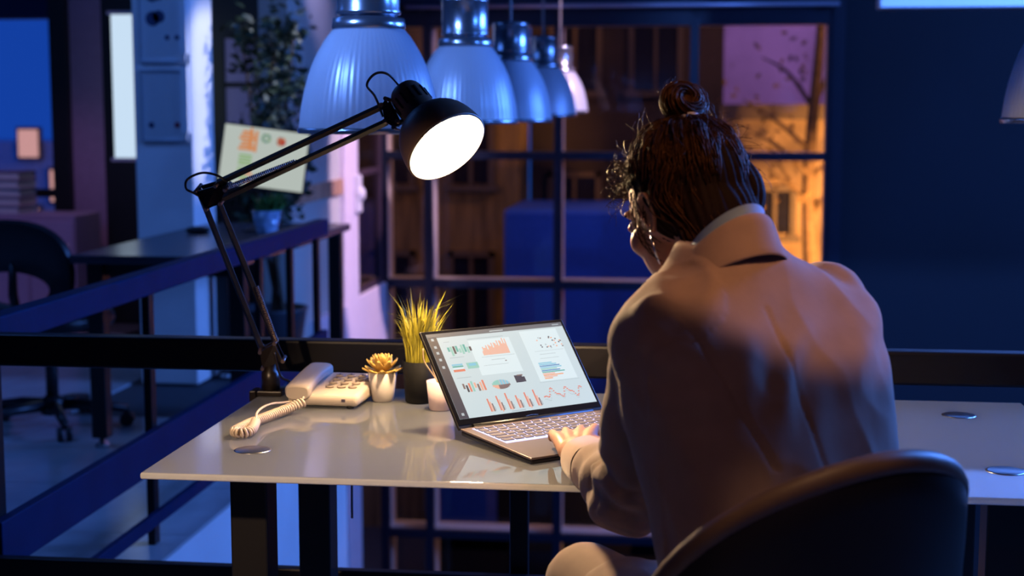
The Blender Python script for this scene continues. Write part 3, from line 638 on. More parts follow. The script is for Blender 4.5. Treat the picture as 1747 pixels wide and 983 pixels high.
# stacked books on a low cabinet at far left
t = thing('low_cabinet', 'low dark cabinet against the far left glazing', 'cabinet', (-3.95, 8.9, 0))
MB().bb((-4.6, 8.75, 0), (-3.72, 9.15, 0.72)).build('body', mat('plum_cabinet', (0.34, 0.24, 0.36), 0.6), t, bevel=0.006)
for k in range(3):
    d_ = MB().bb((-4.58 + 0.29 * k, 8.735, 0.03), (-4.31 + 0.29 * k, 8.75, 0.69)).build('door', mat('plum_door', (0.40, 0.28, 0.42), 0.55), t, bevel=0.003)
    MB().cyl((-4.34 + 0.29 * k, 8.72, 0.45), (-4.34 + 0.29 * k, 8.72, 0.55), 0.006, seg=8).build('handle', m_steel, d_)
cols_ = [(0.25, 0.3, 0.45), (0.5, 0.35, 0.4), (0.15, 0.18, 0.3), (0.4, 0.42, 0.5), (0.2, 0.12, 0.2)]
labs = ['slate blue folder at the bottom of the stack on the low cabinet', 'dusty pink folder second from the bottom of the cabinet stack', 'navy folder in the middle of the cabinet stack', 'pale grey folder second from the top of the cabinet stack', 'dark plum folder on top of the cabinet stack']
for k in range(5):
    t = thing('binder', labs[k], 'folder', (-4.25, 8.93, 0.72 + k * 0.052), math.radians((k * 7) % 5 - 2), 'folders stacked on the low cabinet')
    MB().bb((-0.16, -0.12, 0.0), (0.16, 0.12, 0.006)).bb((-0.16, -0.12, 0.044), (0.16, 0.12, 0.050)).bb((-0.16, 0.112, 0), (0.16, 0.12, 0.05)).build('cover', mat('folder%d' % k, cols_[k], 0.6), t, False)
    MB().bb((-0.15, -0.115, 0.006), (0.15, 0.112, 0.044)).build('pages', mat('pages', (0.6, 0.6, 0.62), 0.8), t, False)
# ================================================================== DESK LAMP (clamp, two-bar arms, springs, shade)
m_lamp = mat('lamp_black', (0.020, 0.014, 0.012), 0.34, noise=0.1, nscale=20, spec=0.5)
m_lampsh = mat('lamp_shade_brown', (0.17, 0.10, 0.07), 0.42, noise=0.1)
m_lampin = mat('lamp_inside_white', (0.9, 0.88, 0.82), 0.5)
m_spring = mat('spring_steel', (0.35, 0.25, 0.22), 0.35, metal=0.9)
lamp = thing('desk_lamp', 'black articulated desk lamp clamped to the glass desk, lit', 'lamp', (-0.905, 3.13, 0.75))
V = Vector
B0 = V(PY(452, 606, 3.13)); J1a = V(PY(470, 583, 3.12)); J1b = V(PY(446, 594, 3.14))
E1 = V(PY(338, 322, 3.05)); E2 = V(PY(372, 342, 3.03)); E3 = V(PY(372, 312, 3.03))
H1 = V(PY(655, 180, 2.99)); H2 = V(PY(660, 208, 2.98))
base_x, base_y = -0.905, 3.13
b = MB(); b.bb((base_x - 0.026, base_y - 0.022, 0.7502), (base_x + 0.03, base_y + 0.022, 0.762)); b.bb((base_x - 0.042, base_y - 0.022, 0.690), (base_x - 0.027, base_y + 0.022, 0.762)); b.bb((base_x - 0.042, base_y - 0.02, 0.690), (base_x + 0.02, base_y + 0.02, 0.702))
cl = b.build('clamp', m_lamp, lamp, bevel=0.003)
MB().cyl((base_x, base_y, 0.672), (base_x, base_y, 0.737), 0.005, seg=10).build('screw', m_spring, cl)
MB().lathe([(0.02, 0.762), (0.019, 0.80), (0.013, 0.805), (0.011, B0.z - 0.012)], 20, None, (base_x, base_y, 0)).build('pivot_post', m_lamp, lamp)
def plate(name, pts, ref, th=0.02):
    # polygon plate pair around the arm plane
    n = (pts[1] - pts[0]).cross(pts[2] - pts[0]).normalized(); b = MB()
    for s in (-1, 1):
        o1 = n * s * th * 0.5; o2 = n * s * (th * 0.5 + 0.002); k = len(pts)
        b.add([p + o1 for p in pts] + [p + o2 for p in pts], [tuple(range(k)), tuple(reversed(range(k, 2 * k)))] + [(i, (i + 1) % k, k + (i + 1) % k, k + i) for i in range(k)])
    o = b.build(name, m_lamp, lamp)
    for p in pts: MB().cyl(p - n * (th * 0.5 + 0.005), p + n * (th * 0.5 + 0.005), 0.0042, seg=10).build('rivet', m_spring, o)
    return o
BL = V((base_x, base_y, B0.z - 0.02))
plate('base_bracket', [BL + V((-0.015, 0, -0.005)), BL + V((0.03, 0, 0.012)), J1a, J1b, BL + V((-0.02, 0, 0.03))], None)
def bar(name, a, b_, r=0.0055):
    return MB().tube([a, b_], r, 4, smooth=False).build(name, m_lamp, lamp, bevel=0.001)
bar('lower_arm_bar', J1a, E2, 0.0075); bar('lower_arm_bar', J1b, E1, 0.0075)
plate('elbow_bracket', [E1, E3, E3 + V((0.02, 0, -0.008)), E2 + V((0.01, 0, 0)), E2 + V((-0.02, 0, -0.012))], None)
bar('upper_arm_bar', E3, H1, 0.0075); bar('upper_arm_bar', E2, H2, 0.0075)
def coil(name, a, b_, r, turns, wire, n=10):
    a = V(a); b_ = V(b_); d = (b_ - a); u = d.orthogonal().normalized(); v = d.normalized().cross(u); pts = []
    N = turns * n
    for i in range(N + 1):
        t_ = i / N; q = 2 * PI * turns * t_; pts.append(a + d * t_ + u * r * math.cos(q) + v * r * math.sin(q))
    return MB().tube(pts, wire, 5).build(name, m_spring, lamp)
coil('spring', E3 + V((0.012, -0.004, -0.012)), E3.lerp(H1, 0.48) + V((0, -0.006, -0.03)), 0.0045, 40, 0.0013)
coil('spring', J1a + V((0.004, -0.006, 0)), J1a.lerp(E2, 0.40) + V((0.008, -0.004, 0)), 0.0045, 34, 0.0013)
# shade
ax = V(RT * 0.53 - FW * 0.47 - UP * 0.71); ax.normalize()
HC = V(PY(762, 251, 2.93))           # rim centre
R_ = 0.090; LS = 0.96
prof = [(0.0315, -0.173), (0.035, -0.166), (0.037, -0.152), (0.0375, -0.098), (0.0385, -0.085)]
dome = [(0.039, -0.092), (0.052, -0.086), (0.066, -0.075), (0.079, -0.056), (0.086, -0.034), (0.0895, -0.012), (R_, 0.0)]
dome = [(r * LS, z * LS) for r, z in dome]; prof = [(r * LS, z * LS) for r, z in prof]; R_ *= LS
D = [tuple(p) for p in spl(dome, 4)]
MB().lathe(D + [(R_ - 0.002, 0.0005)] + [(max(r - 0.002, 0.001), z + 0.0005) for r, z in reversed(D)], 56, ax, HC, cap=False).build('shade', m_lampsh, lamp)
MB().lathe([(max(r - 0.0035, 0.001), z + 0.002) for r, z in D], 56, ax, HC, cap=False).build('reflector', m_lampin, lamp)
cap_ = MB().lathe([(0.010 * LS, -0.180 * LS), (0.026 * LS, -0.177 * LS)] + prof, 40, ax, HC).build('socket_cap', m_lampsh, lamp)
q = V((0, 0, 1)).rotation_difference(ax).to_matrix(); sl = MB()
for k in range(14):
    a = 2 * PI * k / 14; d = V((math.cos(a), math.sin(a), 0)); sl.box(HC + q @ (d * 0.0372 * LS + V((0, 0, -0.135 * LS))), (0.0035, 0.0035, 0.03), q @ Matrix.Rotation(a, 3, 'Z'))
sl.build('vent_slots', mat('slot_black', (0.002, 0.002, 0.002), 0.8), cap_)
bulb = MB().ball(HC + ax * -0.032, (0.027, 0.027, 0.033), 24, 14, q).build('bulb', emat('bulb_glow', (1.0, 0.80, 0.50), 34.0), lamp)
MB().cyl(HC + ax * -0.10, HC + ax * -0.06, 0.016, seg=16).build('bulb_socket', m_lampin, lamp)
ld_ = bpy.data.lights.new('desk_lamp_light', 'SPOT'); ld_.color = (1.0, 0.66, 0.34); ld_.energy = 56; ld_.shadow_soft_size = 0.045; ld_.spot_size = math.radians(169); ld_.spot_blend = 0.12
lo = bpy.data.objects.new('desk_lamp_light', ld_); COL.objects.link(lo); lo.location = HC + ax * 0.012; aim(lo, HC + ax)
# yoke between arm end and socket
YK = HC + ax * -0.10
plate('head_bracket', [H1, H1 + V((0.008, 0, 0.012)), H2 + V((0.025, 0, 0.0)), H2 + V((0.018, 0, -0.012)), H2], None)
MB().tube([H2 + V((0.02, 0, -0.004)), YK], 0.0055, 8).build('head_joint', m_lamp, lamp)
MB().tube(spl([H2 + V((-0.01, 0.012, 0.01)), V(PY(640, 165, 2.98)), V(PY(626, 145, 2.97)), V(PY(640, 126, 2.97)), V(PY(662, 127, 2.98)), V(HC + ax * -0.172)], 8), 0.0026, 8).build('head_cable', m_lamp, lamp)
MB().tube(spl([E3 + V((0.02, 0, 0.0)), V(PY(372, 300, 3.01)), V(PY(345, 295, 3.01)), V(PY(320, 306, 3.01)), V(PY(318, 322, 3.01)), V(PY(332, 330, 3.02)), E1 + V((0.01, 0, -0.02))], 8), 0.0026, 8).build('elbow_cable', m_lamp, lamp)
MB().tube(spl([J1a + V((0.0, -0.01, -0.02)), V(PY(478, 640, 3.12)), V(PY(497, 652, 3.14)), V(PY(512, 664, 3.19)), V((-0.78, 3.225, 0.757)), V((-0.76, 3.25, 0.70)), V((-0.76, 3.255, 0.45))], 8), 0.0028, 8).build('power_cable', m_lamp, lamp)

# ================================================================== TELEPHONE
m_ph = mat('phone_cream', (0.60, 0.52, 0.45), 0.38, noise=0.03)
m_phk = mat('phone_key', (0.36, 0.30, 0.26), 0.4)
ph = thing('telephone', 'cream corded desk telephone with push buttons on the glass desk', 'telephone', (-0.753, 3.075, 0.7515), math.radians(-3))
pw, pd = 0.150, 0.165
def wedge(x0, x1, y0, y1, z0, zf, zb):
    return MB().add([(x0, y0, z0), (x1, y0, z0), (x1, y1, z0), (x0, y1, z0), (x0, y0, zf), (x1, y0, zf), (x1, y1, zb), (x0, y1, zb)], [(0, 3, 2, 1), (4, 5, 6, 7), (0, 1, 5, 4), (1, 2, 6, 5), (2, 3, 7, 6), (3, 0, 4, 7)])
wedge(-pw / 2, pw / 2, -pd / 2, pd / 2, 0.004, 0.028, 0.048).build('body', m_ph, ph, False, bevel=0.010, bseg=4)
for sx in (-1, 1):
    for sy in (-1, 1): MB().lathe([(0.008, 0), (0.008, 0.006)], 14, None, (sx * 0.055, sy * 0.07, 0)).build('foot', m_black, ph, False)
def zt(y): return 0.028 + 0.020 * (y + pd / 2) / pd
slope = math.atan(0.020 / pd)
key = MB().lathe([(0.0072, 0), (0.0072, 0.003), (0.006, 0.0042), (0.001, 0.0044)], 18).mesh('key', m_phk)
for r in range(4):
    for c_ in range(3):
        x = 0.000 + c_ * 0.0245; y = 0.048 - r * 0.026
        inst(key, 'key', ph, (x, y, zt(y)), (slope, 0, 0), (1.25, 1.0, 1))
m_phd = mat('phone_dark', (0.06, 0.05, 0.10), 0.5)
digits = '123456789*0#'
DOTS = {'1': ['010', '110', '010', '010', '111'], '2': ['111', '001', '111', '100', '111'], '3': ['111', '001', '111', '001', '111'], '4': ['101', '101', '111', '001', '001'], '5': ['111', '100', '111', '001', '111'], '6': ['111', '100', '111', '101', '111'], '7': ['111', '001', '010', '010', '010'], '8': ['111', '101', '111', '101', '111'], '9': ['111', '101', '111', '001', '111'], '0': ['111', '101', '101', '101', '111'], '*': ['000', '101', '010', '101', '000'], '#': ['101', '111', '101', '111', '101']}
b = MB()
for i, ch in enumerate(digits):
    x = (i % 3) * 0.0245; y = 0.048 - (i // 3) * 0.026
    for rr_, row in enumerate(DOTS[ch]):
        for k_, v_ in enumerate(row):
            if v_ == '1': b.box((x + (k_ - 1) * 0.0012, y + (2 - rr_) * 0.0012, zt(y) + 0.0048 + (2 - rr_) * 0.0012 * 0.15), (0.0012, 0.0012, 0.0006))
tag(b.build('key_digits', m_phd, ph, False), kind='stuff')
MB().bb((0.062, 0.015, zt(0.02)), (0.078, 0.035, zt(0.02) + 0.004)).build('side_button', m_phd, ph, False, bevel=0.001)
MB().bb((0.040, -pd / 2 - 0.001, 0.014), (0.048, -pd / 2 + 0.002, 0.020)).build('front_jack', m_phd, ph, False)
# handset
hs = MB(); rings = []
xs0 = -0.052
for k in range(25):
    t_ = k / 24; y = -0.088 + 0.172 * t_; e = abs(2 * t_ - 1)
    zc = zt(y) + 0.007 + 0.004 * (1 - e ** 2); hh = 0.012 + 0.004 * e ** 3; ww = 0.0245 + 0.004 * e ** 2
    endk = 1.0 if 0.04 < t_ < 0.96 else 0.80
    rings.append([V((xs0 + ww * endk * math.copysign(abs(math.cos(q_)) ** 0.6, math.cos(q_)), y, zc - 0.004 * e ** 3 + hh * endk * math.copysign(abs(math.sin(q_)) ** 0.6, math.sin(q_)))) for q_ in [2 * PI * j / 24 for j in range(24)]])
hs.loft(rings); hs.build('handset', m_ph, ph, False)
for y_ in (0.066, -0.065): MB().bb((-0.076, y_ - 0.020, zt(y_) - 0.01), (-0.028, y_ + 0.020, zt(y_) + 0.006)).build('cradle', m_ph, ph, False, bevel=0.004)
# coiled cord: heavy coil from handset front, thin tail back to the body
def helix(path, r, turns, wire, n=9):
    P = [V(p) for p in spl(path, 20)]; L = [0]
    for i in range(1, len(P)): L.append(L[-1] + (P[i] - P[i - 1]).length)
    N = turns * n; out = []
    for i in range(N + 1):
        s = L[-1] * i / N; k = max(j for j in range(len(L)) if L[j] <= s + 1e-9); k = min(k, len(P) - 2)
        f = (s - L[k]) / max(L[k + 1] - L[k], 1e-9); c_ = P[k].lerp(P[k + 1], f); d = (P[k + 1] - P[k]).normalized()
        u = V((0, 0, 1)) - d * d.z; u.normalize(); v = d.cross(u); q_ = 2 * PI * turns * i / N
        out.append(c_ + u * r * math.cos(q_) + v * r * math.sin(q_))
    return MB().tube(out, wire, 6)
hp = PZ(520, 685, 0.775); m_cord = mat('cord_beige', (0.62, 0.50, 0.40), 0.45)
helix([hp, PZ(492, 697, 0.765), PZ(462, 709, 0.7615), PZ(428, 722, 0.7615), PZ(398, 737, 0.7615)], 0.0082, 38, 0.0026).build('coiled_cord', m_cord, ph)
helix([PZ(398, 737, 0.7615), PZ(412, 739, 0.7615), PZ(428, 735, 0.762), PZ(436, 720, 0.764)], 0.0078, 18, 0.0026).build('coil_return', m_cord, ph)
MB().tube(spl([PZ(436, 718, 0.768), PZ(440, 702, 0.78), PZ(460, 690, 0.776), PZ(492, 686, 0.765), (-0.818, 3.03, 0.762)], 10), 0.0024, 8).build('cord_tail', m_cord, ph)

# ================================================================== POT PLANTS ON THE GLASS DESK
m_pot = mat('pot_white', (0.52, 0.48, 0.47), 0.5, noise=0.05)
m_soil = mat('soil', (0.04, 0.025, 0.018), 0.9, noise=0.4, nscale=60)
c = PZ(653, 684, 0.75)
t = thing('potted_succulent', 'yellow rosette succulent in a small white pot beside the telephone', 'plant', c)
def pot(t, r0, r1, h, m):
    MB().lathe([(r0 * 0.9, 0), (r0, 0.003), (r1, h), (r1 - 0.004, h), (r1 - 0.006, h - 0.012), (0.001, h - 0.012)], 36).build('pot', m, t, False)
    MB().lathe([(r1 - 0.0065, h - 0.014), (r1 - 0.0065, h - 0.009), (0.001, h - 0.006)], 24).build('soil', m_soil, t, False)
pot(t, 0.023, 0.0305, 0.062, m_pot)
lfm = MB()
rr = []
for k in range(9):
    s = k / 8; w_ = 0.0085 * math.sin(PI * (0.15 + 0.80 * s)) + 0.001; rr.append([V((0.034 * s, w_ * math.cos(q_), 0.010 * s * s + 0.0035 * (1 - 0.5 * s) * math.sin(q_))) for q_ in [2 * PI * j / 8 for j in range(8)]])
lfm.loft(rr); leaf_me = lfm.mesh('leaf', mat('succulent_yellow', (0.72, 0.46, 0.12), 0.45, noise=0.2, nscale=60))
n = 0
for ring, (cnt, tilt, sc, zz) in enumerate(((9, 0.02, 1.15, 0.060), (9, -0.40, 1.10, 0.064), (8, -0.75, 0.95, 0.069), (6, -1.05, 0.75, 0.074), (4, -1.35, 0.55, 0.078))):
    for k in range(cnt):
        a = 2 * PI * (k + 0.5 * (ring % 2)) / cnt + 0.13 * ring
        inst(leaf_me, 'leaf', t, (0.003 * math.cos(a), 0.003 * math.sin(a), zz), Euler((0, tilt, a), 'XYZ'), (sc, sc, sc))
# grass in tall black pot
c = PZ(716, 686, 0.75)
t = thing('potted_grass', 'tall yellow green grass in a black pot behind the laptop', 'plant', c)
pot(t, 0.030, 0.036, 0.088, mat('pot_black', (0.005, 0.005, 0.006), 0.7, spec=0.15))
rnd = random.Random(21)
g = MB()
for i in range(230):
    a = rnd.uniform(0, 2 * PI); r = 0.028 * math.sqrt(rnd.random()); h = rnd.uniform(0.07, 0.16) if rnd.random() < 0.6 else rnd.uniform(0.02, 0.11)
    p0 = V((r * math.cos(a), r * math.sin(a), 0.08)); out = V((math.cos(a), math.sin(a), 0)) * rnd.uniform(0.01, 0.055) * (h / 0.14) + V((rnd.gauss(0.004, 0.008), rnd.gauss(0, 0.008), 0))
    p3 = p0 + out + V((0, 0, h)); p1 = p0 + out * 0.15 + V((0, 0, h * 0.4)); p2 = p0 + out * 0.5 + V((0, 0, h * 0.75))
    if rnd.random() < 0.25: p3 = p3 + V((out.x, out.y, -0.02))
    w_ = rnd.uniform(0.0012, 0.0024); e = V((-math.sin(a + rnd.uniform(-1, 1)), math.cos(a + rnd.uniform(-1, 1)), 0)) * w_; nn = e.cross(V((0, 0, 1))) * 0.4
    g.add([p0 - e, p0 + nn, p0 + e, p1 - e, p1 + nn, p1 + e, p2 - e * .8, p2 + nn * .8, p2 + e * .8, p3], [(0, 1, 4, 3), (1, 2, 5, 4), (3, 4, 7, 6), (4, 5, 8, 7), (6, 7, 9), (7, 8, 9)])
m_grass = mat('grass_yellow', (0.52, 0.46, 0.05), 0.5, noise=0.3, nscale=30)
tag(g.build('grass_blades', m_grass, t, False), kind='stuff')
# small pale pot with a bent dry stem, half behind the laptop
c = PZ(752, 699, 0.75)
t = thing('small_pale_pot', 'small pinkish pot with bent dry stems half hidden by the laptop', 'plant', c)
pot(t, 0.0235, 0.029, 0.060, mat('pot_pink', (0.66, 0.52, 0.56), 0.5))
b = MB()
for pts in ([(0, 0, 0.05), (-0.018, 0, 0.075), (-0.034, 0.0, 0.10), (-0.036, 0.0, 0.125)], [(0.004, 0, 0.05), (0.01, 0.004, 0.08), (0.004, 0.01, 0.10)], [(-0.006, 0.006, 0.05), (-0.02, 0.01, 0.09), (-0.016, 0.01, 0.11)]): b.tube(spl(pts, 6), 0.0014, 6)
b.build('dry_stems', mat('dry_stem', (0.42, 0.30, 0.16), 0.6), t, False)

# ================================================================== LAPTOP
HLp = V((-0.432, 2.732, 0.772)); yaw = math.atan2(0.221, 0.257)
lw, ldp = 0.335, 0.232
lap = thing('laptop', 'open dark laptop showing a page of charts on the glass desk', 'laptop', (HLp.x, HLp.y, 0.75), yaw)
# local: x along hinge, -y towards the user, origin at hinge left, z from desk
m_al = mat('laptop_bronze', (0.20, 0.15, 0.14), 0.32, metal=0.6, noise=0.04, nscale=80)
m_lapdk = mat('laptop_black', (0.010, 0.010, 0.012), 0.35)
pit = math.atan((0.022 - 0.011) / ldp)
def lp(x, y, z): # point on tilted base, y negative towards user
    return V((x, y, 0.0225 + y * math.tan(pit) * 1.0 + z))
def slab(x0, x1, y0, y1, zt0, th):
    b = MB(); b.add([lp(x0, y0, zt0 - th), lp(x1, y0, zt0 - th), lp(x1, y1, zt0 - th), lp(x0, y1, zt0 - th), lp(x0, y0, zt0), lp(x1, y0, zt0), lp(x1, y1, zt0), lp(x0, y1, zt0)], [(0, 3, 2, 1), (4, 5, 6, 7), (0, 1, 5, 4), (1, 2, 6, 5), (2, 3, 7, 6), (3, 0, 4, 7)]); return b
slab(0, lw, -ldp, 0.0, 0.0, 0.004).build('keyboard_deck', m_al, lap, False, bevel=0.0015)
slab(0.001, lw - 0.001, -ldp + 0.001, -0.001, -0.004, 0.009).build('bottom_shell', m_lapdk, lap, False, bevel=0.003)
for x in (0.03, lw - 0.03):
    MB().bb((x - 0.02, -0.215, 0.0), (x + 0.02, -0.205, 0.006)).build('rubber_foot', m_lapdk, lap, False)
wel = slab(0.018, lw - 0.018, -0.128, -0.012, 0.0006, 0.001).build('key_well', emat('key_backlight', (0.66, 0.64, 1.0), 1.3), lap, False)
m_key = mat('key_cap', (0.14, 0.12, 0.12), 0.42)
def keyset():
    rows_ = [14, 14, 13, 13, 12, 8]
    y = -0.014
    for r, cnt in enumerate(rows_):
        h = 0.0105 if r == 0 else 0.0175; x0, x1 = 0.020, lw - 0.020; tot = x1 - x0
        ws = [1.0] * cnt
        if r == 1: ws[-1] = 1.6
        if r == 2: ws[0] = 1.5; ws[-1] = 1.4
        if r == 3: ws[0] = 1.7; ws[-1] = 1.9
        if r == 4: ws[0] = 2.2; ws[-1] = 2.4
        if r == 5: ws = [1.2, 1, 1, 1.2, 5.2, 1.2, 1, 2]
        s = tot / sum(ws); x = x0
        for w_ in ws:
            b = slab(x + 0.0022, x + w_ * s - 0.0022, y - h + 0.0021, y - 0.0021, 0.0022, 0.0015); b.build('key', m_key, lap, False)
            x += w_ * s
        y -= h + 0.0012
keyset()
slab(0.115, 0.225, -0.220, -0.142, 0.0004, 0.0008).build('touchpad', mat('touchpad', (0.17, 0.13, 0.12), 0.25, metal=0.5), lap, False)
MB().cyl((0.03, 0.004, 0.020), (lw - 0.03, 0.004, 0.020), 0.007, seg=14).build('hinge', m_lapdk, lap, False)
ta = math.radians(41); lh = 0.218
Rl = Matrix.Rotation(-ta, 3, 'X')
def sp(u, v, d): # u along width, v up the lid, d towards user (positive = out of the screen)
    return V((u, 0.004, 0.020)) + Rl @ V((0, -d, v)) + V((0, 0, 0))
def sbox(b, u, v, w_, h_, d0, d1, mi=0): b.box(sp(u, v, (d0 + d1) / 2), (w_, abs(d1 - d0), h_), Rl, mi)
b = MB(); sbox(b, lw / 2, lh / 2, lw, lh, -0.006, 0.0); b.build('lid', m_lapdk, lap, False, bevel=0.002)
b = MB(); sbox(b, lw / 2, lh / 2 + 0.003, lw - 0.006, lh - 0.010, 0.0, 0.0008); b.build('bezel', mat('bezel_black', (0.006, 0.006, 0.008), 0.15), lap, False)
m_sc = emat('laptop_page', (0.60, 0.72, 0.74), 0.93)
sx0, sx1, sv0, sv1 = 0.010, lw - 0.008, 0.020, lh - 0.008
b = MB(); sbox(b, (sx0 + sx1) / 2, (sv0 + sv1) / 2, sx1 - sx0, sv1 - sv0, 0.0008, 0.0012); scr = b.build('screen', m_sc, lap, False)
gm = {'dark': emat('scr_dark', (0.018, 0.022, 0.035), 1.0), 'bar': emat('scr_bar', (0.10, 0.115, 0.13), 1.0), 'white': emat('scr_white', (0.68, 0.80, 0.82), 1.0), 'line': emat('scr_line', (0.42, 0.50, 0.52), 1.0), 'peach': emat('scr_peach', (0.85, 0.42, 0.28), 0.95), 'teal': emat('scr_teal', (0.05, 0.42, 0.36), 0.9), 'mint': emat('scr_mint', (0.28, 0.62, 0.52), 0.9), 'coral': emat('scr_coral', (0.80, 0.22, 0.12), 0.9), 'blue': emat('scr_blue', (0.04, 0.24, 0.52), 0.9), 'sky': emat('scr_sky', (0.20, 0.58, 0.75), 0.9), 'orange': emat('scr_orange', (0.9, 0.34, 0.10), 0.95), 'brown': emat('scr_brown', (0.20, 0.13, 0.11), 0.9)}
gk = list(gm); g = MB()
SW, SH = sx1 - sx0, sv1 - sv0
def R2(u, v, w_, h_, m, lay=0):  # u,v = 0..1 from the top left of the screen, box centre
    sbox(g, sx0 + u * SW, sv1 - v * SH, w_ * SW, h_ * SH, 0.0012, 0.0014 + 0.0001 * lay, gk.index(m))
rnd = random.Random(2)
R2(0.5, 0.025, 1.0, 0.05, 'bar'); R2(0.5, 0.03, 0.10, 0.012, 'line', 1); R2(0.95, 0.025, 0.05, 0.01, 'line', 1)
R2(0.032, 0.52, 0.064, 0.96, 'dark')
for v in (0.07, 0.16, 0.23, 0.31, 0.40, 0.95): R2(0.032, v, 0.018, 0.03, 'line', 1)
R2(0.42, 0.33, 0.30, 0.42, 'white'); R2(0.80, 0.38, 0.28, 0.62, 'white')
R2(0.12, 0.11, 0.04, 0.006, 'line', 1)
for k in range(9): R2(0.115 + 0.019 * k, 0.20 + 0.012 * ((k * 5) % 3), 0.014, 0.05 + 0.02 * ((k * 7) % 4), ('teal', 'mint', 'dark', 'teal', 'mint', 'mint', 'teal', 'mint', 'dark')[k], 1)
R2(0.15, 0.30, 0.10, 0.006, 'line', 1)
for k in range(4): R2(0.13, 0.385 + 0.022 * k, 0.075, 0.016, ('sky', 'teal', 'white', 'coral')[k], 1)
R2(0.13, 0.455, 0.08, 0.025, 'coral', 1); R2(0.235, 0.41, 0.08, 0.07, 'mint', 1); R2(0.235, 0.40, 0.05, 0.03, 'sky', 2)
R2(0.14, 0.54, 0.10, 0.006, 'line', 1)
for k in range(8): R2(0.115 + 0.02 * k, 0.64 + 0.01 * ((k * 3) % 4), 0.013, 0.06 + 0.02 * ((k * 5) % 4), ('brown', 'dark', 'coral', 'mint', 'peach', 'brown', 'peach', 'coral')[k], 1)
R2(0.40, 0.10, 0.26, 0.006, 'line', 1)
for k in range(22): h_ = 0.05 + 0.10 * abs(math.sin(k * 1.9)) * (0.5 + k / 40) + 0.002 * k; R2(0.345 + 0.0088 * k, 0.31 - h_ / 2, 0.0075, h_, 'peach', 1)
R2(0.44, 0.33, 0.24, 0.004, 'line', 1); R2(0.40, 0.43, 0.18, 0.004, 'line', 1); R2(0.43, 0.37, 0.10, 0.006, 'line', 1); R2(0.48, 0.395, 0.012, 0.01, 'brown', 1)
for k in range(24): R2(0.745 + rnd.uniform(0, 0.2), 0.14 + rnd.uniform(0, 0.16), 0.010, 0.014, rnd.choice(['brown', 'peach', 'orange', 'dark', 'line']), 1)
R2(0.82, 0.33, 0.22, 0.003, 'line', 1); R2(0.80, 0.37, 0.12, 0.005, 'line', 1); R2(0.80, 0.42, 0.14, 0.004, 'line', 1)
for k, (w_, m) in enumerate(((0.10, 'sky'), (0.13, 'sky'), (0.15, 'blue'), (0.16, 'sky'), (0.12, 'mint'), (0.14, 'blue'), (0.17, 'teal'), (0.09, 'peach'), (0.15, 'orange'), (0.10, 'peach'), (0.06, 'orange'))): R2(0.70 + w_ / 2, 0.475 + 0.0185 * k, w_, 0.012, m, 1)
R2(0.80, 0.70, 0.30, 0.003, 'line', 1)
for k in range(12):
    x = (k - 5.5) / 6; hh = math.sqrt(max(0.02, 1 - x * x)); R2(0.375 + 0.0105 * (k - 5.5), 0.665, 0.0105, 0.11 * hh, 'mint' if k < 5 else ('line' if k % 2 else 'sky'), 1); R2(0.375 + 0.0105 * (k - 5.5), 0.665 + 0.03 * hh, 0.0105, 0.05 * hh, 'brown' if k > 3 else 'peach', 2)
R2(0.515, 0.625, 0.055, 0.085, 'dark', 1); R2(0.545, 0.635, 0.03, 0.06, 'dark', 1); R2(0.53, 0.585, 0.04, 0.015, 'brown', 2)
for k in range(6):
    R2(0.235 + 0.068 * k, 0.885 - 0.01 * (k % 3), 0.010, 0.15 + 0.02 * (k % 3), 'coral', 1); R2(0.247 + 0.068 * k, 0.905, 0.008, 0.11 + 0.015 * ((k * 2) % 3), 'peach', 1); R2(0.257 + 0.068 * k, 0.915, 0.008, 0.09, 'brown', 1); R2(0.267 + 0.068 * k, 0.93, 0.006, 0.05, 'line', 1)
pv = None
for k in range(40):
    u = 0.64 + 0.0075 * k; v = 0.84 - 0.045 * math.sin(k * 0.42 - 2.4) - 0.02 * math.sin(k * 0.9); R2(u, v, 0.010, 0.012, 'coral', 1); R2(u, v + 0.03 + 0.015 * math.sin(k * 0.3), 0.009, 0.005, 'line', 1)
R2(0.42, 0.985, 0.10, 0.012, 'line', 1)
tag(g.build('screen_charts', [gm[k] for k in gk], scr, False), kind='stuff')
# small maker mark under the screen: a curved swoosh
b = MB()
for k in range(7): sbox(b, lw / 2 - 0.012 + 0.004 * k, 0.009 + 0.0012 * math.sin(k * 0.5), 0.0045, 0.0014 + 0.0004 * (k % 2), 0.0008, 0.0011)
b.build('maker_mark', m_steel, lap, False)
# ================================================================== TUB CHAIR
ch_pos = (0.095, 2.036); ch_rz = 0.603
chair = thing('tub_chair', 'black rounded shell chair in the right foreground, woman sitting in it', 'chair', (ch_pos[0], ch_pos[1], 0), ch_rz)
m_chair = mat('chair_black', (0.014, 0.011, 0.010), 0.42, noise=0.1, nscale=12)
m_rim = mat('rim_warm_highlight', (0.16, 0.10, 0.068), 0.5, noise=0.1)  # black rim coloured brown, its warm highlight put into the base colour
def shell_pt(q, s, d):
    # oval shell bent around the sitter; q angle, s 0..1 from centre to rim, d thickness offset (outwards, away from sitter)
    u = math.copysign(abs(math.cos(q)) ** 1.08, math.cos(q)) * s; v = math.copysign(abs(math.sin(q)) ** 1.08, math.sin(q)) * s
    ang = u * 1.29; rad = 0.254 + d
    z = 0.639 + 0.299 * v
    lean = -0.034 * (z - 0.5)
    return V((rad * math.sin(ang), 0.03 - rad * math.cos(ang) + lean, z))
NQ = 64; qs = [2 * PI * k / NQ for k in range(NQ)]
b = MB(); rings = [[shell_pt(q_, s, 0.020) for q_ in qs] for s in (0.02, 0.3, 0.6, 0.85, 0.95)] + [[shell_pt(q_, s, d) for q_ in qs] for s, d in ((0.985, 0.016), (1.0, 0.0), (0.985, -0.014), (0.94, -0.018), (0.6, -0.018), (0.02, -0.018))]
